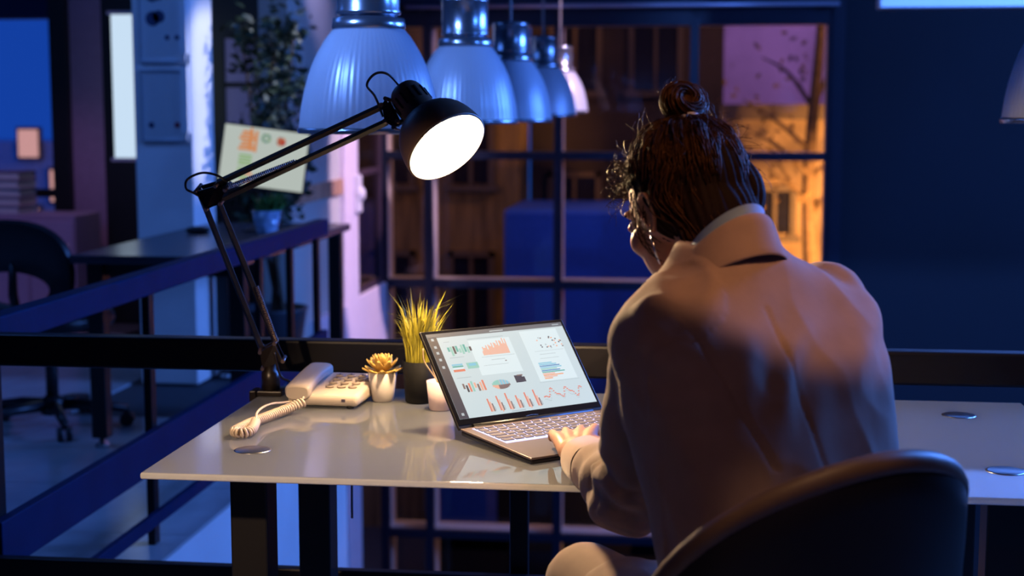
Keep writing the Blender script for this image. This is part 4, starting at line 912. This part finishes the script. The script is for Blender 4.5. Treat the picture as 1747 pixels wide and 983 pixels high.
b.loft(rings).build('back_shell', m_chair, chair, False)
b = MB(); pts = [shell_pt(q_, 0.99, 0.004) for q_ in qs]; pts += pts[:1]
b.tube(pts, 0.017, 10, ref=(0, 0, 1)).build('rim', m_rim, chair, False)
b = MB(); rr = []
for z, s_ in ((0.415, 0.6), (0.42, 0.9), (0.44, 1.0), (0.475, 1.0), (0.492, 0.92), (0.498, 0.6), (0.497, 0.2)):
    rr.append([V((0.225 * s_ * math.copysign(abs(math.cos(q_)) ** 0.75, math.cos(q_)), 0.03 + 0.215 * s_ * math.copysign(abs(math.sin(q_)) ** 0.75, math.sin(q_)), z)) for q_ in qs])
b.loft(rr).build('seat', m_chair, chair, False)
for sx in (-1, 1):
    MB().tube(spl([(sx * 0.10, -0.10, 0.43), (sx * 0.10, -0.175, 0.46), (sx * 0.10, -0.19, 0.55)], 5), 0.012, 8).build('back_support', m_chair, chair, False)
    for sy in (-1, 1):
        MB().tube([(sx * 0.16, 0.04 + sy * 0.14, 0.42), (sx * 0.23, 0.04 + sy * 0.21, 0.0)], [0.015, 0.011], 12).build('leg', m_chair, chair, False)

# ================================================================== PERSON
m_skin = mat('skin', (0.50, 0.28, 0.19), 0.45, noise=0.06, nscale=40, sss=0.15, sssr=(0.012, 0.005, 0.003))
m_jacket = mat('jacket_wool', (0.40, 0.285, 0.235), 0.85, noise=0.08, nscale=30, bump=0.25, bscale=900, sheen=0.25)
m_hair = mat('brown_hair', (0.024, 0.0095, 0.0045), 0.5, noise=0.15, nscale=40, spec=0.4, stretch=(1, 1, 6))
m_hair.node_tree.nodes['Principled BSDF'].inputs['Specular Tint'].default_value = (1.0, 0.50, 0.22, 1)
f = V((-0.63, 0.777, 0)).normalized(); l = V((0, 0, 1)).cross(f)
person = thing('person', 'woman in a beige blazer with a top knot typing on the laptop', 'person', (0.15, 1.985, 0))
SL = V((-0.046, 2.045, 1.092)); SR = V((0.186, 2.245, 1.120))
EL = V(PY(1086, 846, 2.20)); WL = V((-0.202, 2.510, 0.787))
ER = V((0.17, 2.49, 0.83)); WR = V((-0.015, 2.70, 0.806))
HIP = V((0.150, 1.985, 0.58)); HL = HIP + l * 0.085; HR_ = HIP - l * 0.085
KL = V((-0.165, 2.29, 0.625)); KR = V((-0.02, 2.40, 0.56)); AL = V((-0.17, 2.37, 0.20)); AR = V((-0.06, 2.50, 0.10))
NB = V((0.038, 2.172, 1.125))
# head frame
HD = V((-0.022, 2.268, 1.214)); ya, pi_ = math.radians(43), math.radians(25)
fh = V((-math.sin(ya), math.cos(ya), 0)); hf = fh * math.cos(pi_) - V((0, 0, 1)) * math.sin(pi_); hu = V((0, 0, 1)) * math.cos(pi_) + fh * math.sin(pi_); hr = hf.cross(hu)
HM = Matrix((hr, hf, hu)).transposed()
def hd(x, y, z): return HD + HM @ V((x, y, z))
def chain(b, pts, rad, n=6, seg=16, sq=None):
    P = spl([tuple(p) + (r,) for p, r in zip(pts, rad)], n)
    b.tube([p[:3] for p in P], [max(p[3], 0.002) for p in P], seg, squash=sq)
    b.ball(pts[0], rad[0], 14, 8); b.ball(pts[-1], rad[-1], 14, 8)
body = MB()
# head
body.ball(hd(0, -0.008, 0.022), (0.072, 0.091, 0.096), 32, 20, HM)
body.ball(hd(0, 0.036, -0.045), (0.056, 0.055, 0.066), 28, 16, HM)
body.ball(hd(0, 0.068, -0.096), (0.022, 0.018, 0.018), 16, 10, HM)
body.ball(hd(0, 0.079, 0.022), (0.048, 0.014, 0.011), 18, 10, HM)
for s in (-1, 1):
    body.ball(hd(s * 0.038, 0.060, -0.028), (0.022, 0.024, 0.024), 16, 10, HM)
    body.ball(hd(s * 0.030, 0.0835, 0.001), (0.013, 0.008, 0.008), 14, 8, HM)      # eyelids
    # ear: rim, lobe and inner bowl
    er = [hd(s * 0.0745, 0.006, -0.020), hd(s * 0.079, 0.006, 0.004), hd(s * 0.083, -0.006, 0.020), hd(s * 0.085, -0.020, 0.014), hd(s * 0.083, -0.022, -0.006), hd(s * 0.078, -0.012, -0.026), hd(s * 0.075, -0.003, -0.032)]
    chain(body, er, [0.0042] * 6 + [0.006], 4, 8); body.ball(hd(s * 0.075, -0.008, -0.004), (0.005, 0.013, 0.022), 12, 8, HM)
chain(body, [hd(0, 0.083, 0.012), hd(0, 0.098, -0.012), hd(0, 0.107, -0.030)], [0.007, 0.009, 0.0115], 4, 12)
for s in (-1, 1): body.ball(hd(s * 0.011, 0.096, -0.033), (0.008, 0.009, 0.007), 12, 8, HM)
body.ball(hd(0, 0.088, -0.058), (0.021, 0.009, 0.0055), 14, 8, HM); body.ball(hd(0, 0.086, -0.068), (0.018, 0.009, 0.006), 14, 8, HM)
chain(body, [hd(0, -0.026, -0.03), hd(0, -0.036, -0.085), NB + V((0, 0, 0.01)), NB - V((0, 0, 0.05))], [0.052, 0.048, 0.052, 0.07], 5, 20)
# trunk (under the jacket), arms, legs
chain(body, [HIP, V((0.115, 2.04, 0.74)), V((0.085, 2.11, 0.90)), V((0.060, 2.150, 1.03))], [0.105, 0.085, 0.085, 0.05], 5, 20)
chain(body, [SL - V((0, 0, 0.03)), SL.lerp(EL, 0.5), EL], [0.04, 0.040, 0.036], 4); chain(body, [EL, EL.lerp(WL, 0.5), WL], [0.036, 0.034, 0.025], 4)
chain(body, [SR - V((0, 0, 0.03)), SR.lerp(ER, 0.5), ER], [0.04, 0.040, 0.036], 4); chain(body, [ER, ER.lerp(WR, 0.5), WR], [0.036, 0.034, 0.025], 4)
chain(body, [SL - V((0, 0, 0.03)), NB - V((0, 0, 0.06)), SR - V((0, 0, 0.03))], [0.034, 0.045, 0.034], 4)
chain(body, [HL, HL.lerp(KL, 0.5), KL], [0.085, 0.075, 0.055], 4); chain(body, [KL, KL.lerp(AL, 0.35), AL], [0.055, 0.052, 0.034], 4)
chain(body, [HR_, HR_.lerp(KR, 0.5), KR], [0.085, 0.075, 0.055], 4); chain(body, [KR, KR.lerp(AR, 0.35), AR], [0.055, 0.052, 0.034], 4)
# hands
nails = MB()
def hand(W, d, side, zt_):
    """W wrist, d finger direction (horizontal), side +1: thumb to the right of d (left hand), zt_ key top height"""
    d = V(d).normalized(); r = d.cross(V((0, 0, 1))) * side      # towards the thumb
    K0 = W + d * 0.004
    for i, (off, ml, fl) in enumerate(((0.029, 0.078, (0.040, 0.024, 0.019)), (0.010, 0.082, (0.044, 0.028, 0.020)), (-0.010, 0.078, (0.041, 0.026, 0.019)), (-0.028, 0.070, (0.032, 0.020, 0.017)))):
        k = K0 + d * ml * 1.06 + r * off * 1.15; k.z = zt_ + 0.032 - 0.003 * i
        m0 = K0 + r * off * 0.55; m0.z = W.z - 0.002
        chain(body, [m0, m0.lerp(k, 0.55) + V((0, 0, 0.004)), k], [0.0135, 0.0125, 0.0105], 4, 12)
        spread = d + r * off * 4.6; spread.normalize()
        lift = (0.1, 0.0, 0.0, 0.25)[i]
        p1 = k + spread * fl[0] * 0.93 + V((0, 0, -0.004 + lift * 0.01)); p2 = p1 + spread * fl[1] * 0.80 + V((0, 0, -fl[1] * 0.55)); p3 = p2 + spread * fl[2] * 0.55 + V((0, 0, -fl[2] * 0.75))
        dz = zt_ + 0.0075 - p3.z
        p2.z += dz * 0.6; p3.z += dz
        chain(body, [k, p1, p2, p3], [0.0094, 0.0082, 0.0074, 0.0062], 5, 12)
        n_ = (p3 - p2).normalized(); nails.ball(p3 + V((0, 0, 0.0052)) - n_ * 0.001, (0.0046, 0.0058, 0.0022), 12, 6, n_.to_track_quat('Y', 'Z').to_matrix())
    # palm pad and thumb
    body.ball(K0 + d * 0.042 + V((0, 0, 0.0 if True else 0)) + V((0, 0, zt_ + 0.022 - W.z)), (0.036, 0.040, 0.012), 18, 10, d.to_track_quat('Y', 'Z').to_matrix())
    t0 = K0 + d * 0.012 + r * 0.024; t0.z = zt_ + 0.020; t1 = t0 + d * 0.030 + r * 0.022; t1.z = zt_ + 0.018; t2 = t1 + d * 0.030 + r * 0.008; t2.z = zt_ + 0.014; t3 = t2 + d * 0.024 + r * -0.002; t3.z = zt_ + 0.009
    chain(body, [t0, t1, t2, t3], [0.0155, 0.0125, 0.0098, 0.0075], 5, 12)
    nails.ball(t3 + V((0, 0, 0.0065)), (0.005, 0.006, 0.0022), 12, 6, d.to_track_quat('Y', 'Z').to_matrix())
hand(WL, (-0.10, 0.995, 0), 1, 0.772)
hand(WR, (-0.63, 0.777, 0), -1, 0.774)
me = remeshed(body, 0.0032, 3)
place_mesh(me, 'body', m_skin, person)
nails.build('nails', mat('nail', (0.75, 0.50, 0.42), 0.25), person)
for s in (-1, 1):
    MB().ball(hd(s * 0.030, 0.080, 0.001), 0.0115, 14, 10).build('eye', mat('eye_white', (0.8, 0.8, 0.8), 0.2), person)
    MB().tube(spl([hd(s * 0.016, 0.092, 0.018), hd(s * 0.032, 0.090, 0.023), hd(s * 0.046, 0.078, 0.019)], 5), [0.002] * 11, 6).build('eyebrow', m_hair, person)
# earring: thin bright drop
b = MB(); e0 = hd(-0.081, -0.002, -0.040); b.tube([e0 + V((0, 0, 0.006)), e0], 0.0012, 6); b.tube([e0, e0 + V((0.006, 0.0, -0.022)), e0 + V((0.014, 0.0, -0.042))], [0.0012, 0.0022, 0.0012], 8)
b.build('earring', mat('silver', (0.85, 0.85, 0.88), 0.2, metal=1.0), person)

# ---- jacket
jk = MB()
def ring(c, a, b_, n=44, p=0.72):
    return [V(c) + V((0, 0, -0.05 * a * math.cos(q_))) + l * (a * math.copysign(abs(math.cos(q_)) ** p, math.cos(q_))) + f * (b_ * math.copysign(abs(math.sin(q_)) ** p, math.sin(q_))) for q_ in [2 * PI * k / n for k in range(n)]]
TR = [((0.140, 2.005, 0.50), 0.180, 0.130), ((0.135, 2.008, 0.60), 0.175, 0.128), ((0.120, 2.028, 0.74), 0.166, 0.128), ((0.102, 2.065, 0.87), 0.184, 0.128), ((0.084, 2.105, 0.97), 0.202, 0.120), ((0.074, 2.130, 1.045), 0.214, 0.104), ((0.066, 2.145, 1.088), 0.204, 0.086), ((0.058, 2.152, 1.115), 0.155, 0.076), ((0.046, 2.160, 1.146), 0.094, 0.072), ((0.038, 2.166, 1.175), 0.064, 0.064)]
TRs = spl([c + (a, b_) for c, a, b_ in TR], 5)
jk.loft([ring(p[:3], p[3], p[4]) for p in TRs])
out = (EL - SL).normalized()
chain(jk, [SL + V((0, 0, -0.036)), SL.lerp(EL, 0.33) + l * 0.008, SL.lerp(EL, 0.7) + l * 0.004, EL], [0.056, 0.060, 0.060, 0.062], 6, 22)
chain(jk, [EL, EL.lerp(WL, 0.4), EL.lerp(WL, 0.66)], [0.061, 0.054, 0.042], 6, 22)
chain(jk, [SR + V((0, 0, -0.036)), SR.lerp(ER, 0.33), SR.lerp(ER, 0.7), ER], [0.058, 0.063, 0.061, 0.060], 6, 22)
chain(jk, [ER, ER.lerp(WR, 0.4), ER.lerp(WR, 0.74)], [0.060, 0.056, 0.046], 6, 22)
# jacket skirt spread over the lap
chain(jk, [HL + f * 0.0, HL.lerp(KL, 0.45) + V((0, 0, 0.008)), HL.lerp(KL, 0.72) + V((0, 0, 0.0))], [0.115, 0.108, 0.088], 5, 22)
chain(jk, [HR_ + f * 0.0, HR_.lerp(KR, 0.4)], [0.11, 0.10], 5, 22)
me = remeshed(jk, 0.0055, 5)
nv = len(me.vertices); co = np.empty(nv * 3); me.vertices.foreach_get('co', co); co = co.reshape(-1, 3)
no = np.empty(nv * 3); me.vertices.foreach_get('normal', no); no = no.reshape(-1, 3)
def segdist(P, a, b_):
    a = np.array(a); b_ = np.array(b_); d = b_ - a; t_ = np.clip(((P - a) @ d) / (d @ d), 0, 1); return np.linalg.norm(P - (a + t_[:, None] * d), axis=1), t_
disp = np.zeros(nv)
lv, fv = np.array(l), np.array(f)
cent = np.array((0.10, 2.07, 0.9)); rel = co - cent; u_ = rel @ lv; zz = co[:, 2]; fb = rel @ fv
# soft irregular folds everywhere
big = np.array([mnoise.noise(V((c_[0] * 9, c_[1] * 9, c_[2] * 6))) for c_ in co])
disp += 0.0030 * big
rdg = np.array([mnoise.noise(V((c_[0] * 16 + c_[2] * 7, c_[1] * 16 - c_[2] * 5, c_[2] * 9))) for c_ in co]); disp += 0.0050 * (0.25 - np.abs(rdg))
dL, tL = segdist(co, SL, EL); dL2, tL2 = segdist(co, EL, WL); dR, tR = segdist(co, SR, ER)
torso = (np.minimum(dL, dR) > 0.072) & (dL2 > 0.07)
# hanging folds below the shoulder blades, running down the back
amp = np.clip((1.02 - zz) / 0.25, 0, 1) * (fb < 0.0) * torso
disp += amp * 0.0020 * np.sin(u_ * 62 + 1.5 * big + 3.0 * (zz - 0.8)) * (0.5 + 0.5 * np.clip(np.abs(u_) / 0.15, 0, 1))
# diagonal drag folds of the upper back
amp = np.exp(-((zz - 1.01) / 0.06) ** 2) * (fb < 0.02) * torso
disp += amp * 0.0040 * np.sin((u_ * 0.8 + zz * 0.9) * 70 + 3.2 * big)
# elbow creases
for d_, t_, tc in ((dL, tL, 0.95), (dR, tR, 0.95)):
    disp += (d_ < 0.085) * np.exp(-((t_ - tc) / 0.22) ** 2) * 0.0055 * np.sin(zz * 120 + co[:, 0] * 60 + 2.5 * big)
disp += (dL2 < 0.085) * 0.004 * np.sin(tL2 * 26 + 2.0 * big + co[:, 2] * 40) * (1 - 0.5 * tL2)
disp += (dL < 0.085) * 0.0035 * np.sin(co[:, 0] * 70 + 18 * tL + 2 * big)
# armhole seam groove of the left sleeve and centre back seam
arm = np.abs(u_ - (0.138 - 0.28 * (1.08 - zz))); disp -= 0.0035 * np.exp(-(arm / 0.004) ** 2) * (zz > 0.90) * (fb < 0.03)
cs = np.abs(u_ - 0.012); disp -= 0.0022 * np.exp(-(cs / 0.0035) ** 2) * (fb < 0) * torso
co2 = co + no * disp[:, None]
me.vertices.foreach_set('co', co2.ravel()); me.update()
jacket = place_mesh(me, 'jacket', m_jacket, person)
jacket['label'] = 'beige wool blazer'
# cuffs: short open bands at the sleeve ends
def cuff(E_, W_, t0, t1, r0, r1):
    P0 = E_.lerp(W_, t0); P1 = E_.lerp(W_, t1); d = (P1 - P0)
    prof = [(r0, 0), (r1, d.length), (r1 - 0.004, d.length + 0.001), (r1 - 0.012, d.length - 0.004), (r0 - 0.014, 0.004)]
    return MB().lathe(prof, 32, d, P0, cap=False, flute=lambda j, r, z: 0.05 * math.sin(j * 2 * PI / 32 * 2 + 0.8) + 0.02 * math.sin(j * 2 * PI / 32 * 5)).build('cuff', m_jacket, jacket)
cuff(EL, WL, 0.58, 0.82, 0.046, 0.040); cuff(ER, WR, 0.68, 0.90, 0.047, 0.045)
# collar: stand and fold around the neck
NC = V((0.034, 2.166, 1.186)); tilt = Matrix.Rotation(math.radians(-24), 3, l)
def cring(a, b_, z, k=0.0, n=48):
    rr_ = []
    for j in range(n + 1):
        q_ = math.radians(-210 + 240 * j / n)  # open towards the front
        front = max(0, math.sin(q_)) ; p = l * (a * math.cos(q_)) + f * (b_ * math.sin(q_)); 
        rr_.append(NC + p + V((0, 0, z - k * (0.5 + 0.5 * math.sin(q_)) * 1.0)) + f * 0.0)
    return rr_
col_prof = [(0.066, 0.066, -0.03), (0.061, 0.062, 0.010), (0.062, 0.064, 0.028), (0.066, 0.069, 0.032), (0.071, 0.076, 0.024), (0.078, 0.084, 0.004), (0.088, 0.096, -0.020), (0.085, 0.092, -0.022), (0.075, 0.080, 0.0)]
b = MB(); b.loft([cring(a, b_, z, 0.125) for a, b_, z in [tuple(p) for p in spl(col_prof, 3)]], cap=False, closed=False)
b.build('collar', m_jacket, jacket)
b = MB(); b.loft([cring(a, b_, z, 0.115) for a, b_, z in ((0.060, 0.060, -0.02), (0.056, 0.057, 0.02), (0.055, 0.056, 0.042), (0.0575, 0.059, 0.044), (0.060, 0.062, 0.02))], cap=False, closed=False)
sh = b.build('shirt_collar', mat('blue_shirt', (0.22, 0.34, 0.55), 0.7, noise=0.05), person); sh['label'] = 'blue shirt collar'
# trousers and shoes
tr = MB(); chain(tr, [HL, HL.lerp(KL, 0.5), KL], [0.098, 0.088, 0.068], 4, 18); chain(tr, [KL, KL.lerp(AL, 0.4), KL.lerp(AL, 0.92)], [0.068, 0.062, 0.055], 4, 18)
chain(tr, [HR_, HR_.lerp(KR, 0.5), KR], [0.098, 0.088, 0.068], 4, 18); chain(tr, [KR, KR.lerp(AR, 0.4), KR.lerp(AR, 0.92)], [0.068, 0.062, 0.055], 4, 18)
tr.ball(HIP, (0.14, 0.13, 0.10), 20, 12)
place_mesh(remeshed(tr, 0.008, 4), 'trousers', m_jacket, person)
for A, tip in ((AL, True), (AR, False)):
    s = MB(); toe = A + f * 0.17; toe.z = 0.022; heel = A - f * 0.03; heel.z = A.z - 0.06 if tip else 0.03
    chain(s, [heel, A + V((0, 0, -0.02)), A.lerp(toe, 0.6) + V((0, 0, -0.005)), toe], [0.030, 0.038, 0.034, 0.022], 5, 14)
    place_mesh(remeshed(s, 0.005, 2), 'shoe', m_black, person)

# ---- hair
C0 = V((0, -0.020, 0.028)); RX, RY, RZ = 0.085, 0.099, 0.098
def ell(d, k=1.0):
    d = d.normalized(); return C0 + d * (k / math.sqrt((d.x / RX) ** 2 + (d.y / RY) ** 2 + (d.z / RZ) ** 2))
hm = MB()
hm.ball(hd(*C0), (RX * 0.985, RY * 0.985, RZ * 0.985), 36, 24, HM)
hm.ball(hd(0, -0.062, -0.035), (0.070, 0.052, 0.075), 28, 18, HM)
hm.ball(hd(0, -0.066, -0.085), (0.054, 0.040, 0.070), 24, 16, HM)
hm.ball(hd(0.052, -0.055, 0.0), (0.040, 0.050, 0.060), 24, 16, HM)
me = remeshed(hm, 0.004, 6)
nv = len(me.vertices); co = np.empty(nv * 3); me.vertices.foreach_get('co', co); co = co.reshape(-1, 3); no = np.empty(nv * 3); me.vertices.foreach_get('normal', no); no = no.reshape(-1, 3)
Mi = np.array(HM.transposed()); loc_ = (co - np.array(HD)) @ Mi.T
az = np.arctan2(loc_[:, 0], -(loc_[:, 1] + 0.03))
gr = np.sin(az * 34 + 6 * np.array([mnoise.noise(V((c_[0] * 25, c_[1] * 25, c_[2] * 10))) for c_ in loc_]))

ss = lambda x: np.clip(x, 0, 1) ** 2 * (3 - 2 * np.clip(x, 0, 1))
cutm = ss((loc_[:, 1] - 0.005) / 0.03) * ss((0.055 - loc_[:, 2]) / 0.03)      # clear the face in front of the ears
cw = np.array(hd(*C0)); co = cw + (co - cw) * (1 - 0.35 * cutm)[:, None]
me.vertices.foreach_set('co', (co + no * (0.0016 * gr)[:, None]).ravel()); me.update()
hair = place_mesh(me, 'hair', mat('hair_underlayer', (0.012, 0.005, 0.003), 0.7, spec=0.1, noise=0.1), person)
rnd = random.Random(9)
st = MB(); BUN = V((0.0, -0.052, 0.138))
def strand(pts, r0=0.0011, r1=0.0006, n=5, jit=0.0):
    P = spl([tuple(p) for p in pts], n); N = len(P)
    Q = []
    ph_ = [rnd.uniform(0, 6.28) for _ in range(3)]
    for i, p in enumerate(P):
        t_ = i / (N - 1); a = jit * math.sin(PI * t_)
        Q.append(hd(p[0] + a * math.sin(5 * t_ + ph_[0]), p[1] + a * math.sin(6 * t_ + ph_[1]), p[2] + a * math.sin(4 * t_ + ph_[2])))
    st.tube(Q, [r0 + (r1 - r0) * i / (N - 1) for i in range(N)], 4)
for i in range(1100):      # swept up from the hairline to the knot
    a = rnd.uniform(-PI * 0.92, PI * 0.92)      # 0 = forehead
    ca = abs(a) / PI
    d0 = V((math.sin(a), math.cos(a), 0.62 - 1.05 * ca + rnd.uniform(-0.1, 0.25)))
    d1 = (BUN - C0) + V((rnd.gauss(0, 0.012), rnd.gauss(0, 0.012), 0)); d0.normalize(); d1.normalize()
    k = rnd.uniform(0.985, 1.03); pts = []
    s0 = rnd.uniform(0, 0.35)
    for j in range(6):
        t_ = s0 + (1 - s0) * j / 5; dd = d0.lerp(d1, t_); pts.append(ell(dd, k + 0.012 * math.sin(PI * t_)))
    strand(pts, 0.0009, 0.0006, 4, rnd.uniform(0.0, 0.0075))
for i in range(1500):      # hanging from the crown to the nape
    u = rnd.uniform(-1, 1)
    d0 = V((u * 0.8, -0.75, 0.55 + rnd.uniform(-0.3, 0.35))); p0 = ell(d0, rnd.uniform(0.99, 1.02)); x1 = u * 0.058
    p1 = V((u * 0.082 + rnd.gauss(0, .004), -0.092 + 0.055 * u * u, 0.0 + rnd.gauss(0, .01))); p2 = V((x1 * 1.15, -0.106 + 0.05 * u * u + rnd.gauss(0, .003), -0.065)); p3 = V((x1 * 0.85 + rnd.gauss(0, .004), -0.098 + 0.045 * u * u, -0.125 + rnd.gauss(0, .015)))
    strand([p0, p0.lerp(p1, 0.55) + V((0, -0.006, 0.004)), p1, p2, p3], 0.0012, 0.0008, 5, rnd.uniform(0, 0.011))
for i in range(130):      # frizz around the forehead and temples
    a = rnd.uniform(-0.95, 0.5) * 1.2; d0 = V((math.sin(a), math.cos(a), rnd.uniform(0.15, 0.95))); p0 = ell(d0, 0.98); n_ = d0.normalized()
    L = rnd.uniform(0.015, 0.045); tg = n_.cross(V((rnd.uniform(-1, 1), rnd.uniform(-1, 1), rnd.uniform(-1, 1)))).normalized()
    strand([p0, p0 + n_ * L * 0.5 + tg * L * 0.2, p0 + n_ * L * 0.7 + tg * L * 0.7 + V((0, 0, -0.004)), p0 + n_ * L * 0.35 + tg * L * 1.0 + V((0, 0, -0.01))], 0.00055, 0.0003, 6, 0.004)
for i in range(16):       # wavy locks falling past the left ear and cheek
    y0 = rnd.uniform(-0.005, 0.018); p0 = V((-0.079 + 0.2 * max(0, y0 - 0.02), y0, rnd.uniform(-0.005, 0.04)))
    L = rnd.uniform(0.05, 0.11); w_ = rnd.uniform(0.003, 0.008)
    strand([p0, p0 + V((-0.006, 0.004, -L * 0.35)), p0 + V((0.002 + rnd.gauss(0, .003), 0.004 + w_, -L * 0.7)), p0 + V((0.010, -0.004, -L))], 0.0008, 0.0004, 6, 0.004)
for i in range(110):       # flyaways on the crown and right side
    a = rnd.uniform(-PI, PI); d0 = V((math.sin(a), math.cos(a), rnd.uniform(0.1, 1.0))); p0 = ell(d0, 1.0); n_ = d0.normalized(); tg = n_.cross(V((rnd.uniform(-1, 1), rnd.uniform(-1, 1), rnd.uniform(-1, 1)))).normalized(); L = rnd.uniform(0.03, 0.07)
    strand([p0, p0 + n_ * 0.008 + tg * L * 0.35, p0 + n_ * 0.018 + tg * L * 0.7, p0 + n_ * 0.020 + tg * L], 0.00045, 0.0003, 5, 0.003)
# the knot: a twisted loop of strands
for i in range(190):
    ph0 = rnd.uniform(0, 2 * PI); rr_ = rnd.uniform(0.006, 0.0155); R0 = 0.021; q0 = rnd.uniform(0, 2 * PI); pts = []
    for j in range(9):
        th_ = ph0 + 2.2 * PI * j / 8 * 0.8; q_ = q0 + 1.2 * j / 8 * 2
        x = (R0 + rr_ * math.cos(q_)) * math.cos(th_); z = (R0 + rr_ * math.cos(q_)) * math.sin(th_); y = rr_ * math.sin(q_) * 1.2
        pts.append(BUN + V((x * 1.05, y - 0.008, z * 0.82 + 0.006)))
    strand(pts, 0.0013, 0.0009, 3, 0.002)
for i in range(90):       # second, smaller lobe of the knot
    ph0 = rnd.uniform(0, 2 * PI); rr_ = rnd.uniform(0.004, 0.012); q0 = rnd.uniform(0, 2 * PI); pts = []
    for j in range(8):
        th_ = ph0 + 1.7 * PI * j / 7; q_ = q0 + 2.0 * j / 7
        pts.append(BUN + V((0.026 + (0.013 + rr_ * math.cos(q_)) * math.cos(th_), -0.006 + rr_ * math.sin(q_) * 1.2, 0.010 + (0.016 + rr_ * math.cos(q_)) * math.sin(th_))))
    strand(pts, 0.0011, 0.0007, 3, 0.003)
for i in range(26):
    a = rnd.uniform(0, 2 * PI); p0 = BUN + V((0.03 * math.cos(a), 0, 0.028 * math.sin(a))); dd = V((math.cos(a), rnd.uniform(-.5, .5), math.sin(a)))
    strand([p0, p0 + dd * 0.01, p0 + dd * 0.016 + V((0.006, 0, 0.004))], 0.0005, 0.0003, 5, 0.002)
tag(st.build('hair_strands', m_hair, hair), kind='stuff')
kn = MB(); pts = []
for j in range(25): th_ = 2 * PI * j / 24; pts.append(hd(*(BUN + V((0.022 * math.cos(th_), -0.008, 0.018 * math.sin(th_) + 0.006)))))
kn.tube(pts, 0.0135, 12); kn.ball(hd(*(BUN + V((0.002, -0.006, 0.006)))), (0.016, 0.014, 0.015), 16, 10); kn.ball(hd(*(BUN + V((0.026, -0.004, 0.012)))), (0.016, 0.014, 0.018), 16, 10); kn.tube([hd(*(BUN + V((0, 0, -0.03)))), hd(*(BUN + V((0, -0.004, -0.008))))], [0.026, 0.016], 14)
place_mesh(remeshed(kn, 0.004, 3), 'top_knot', m_hair, hair)
MB().tube([hd(*(BUN + V((0.019 * math.cos(2 * PI * j / 20), -0.002 + 0.019 * math.sin(2 * PI * j / 20), -0.020)))) for j in range(21)], 0.0035, 8).build('hair_tie', mat('pale_tie', (0.4, 0.4, 0.5), 0.5), hair)
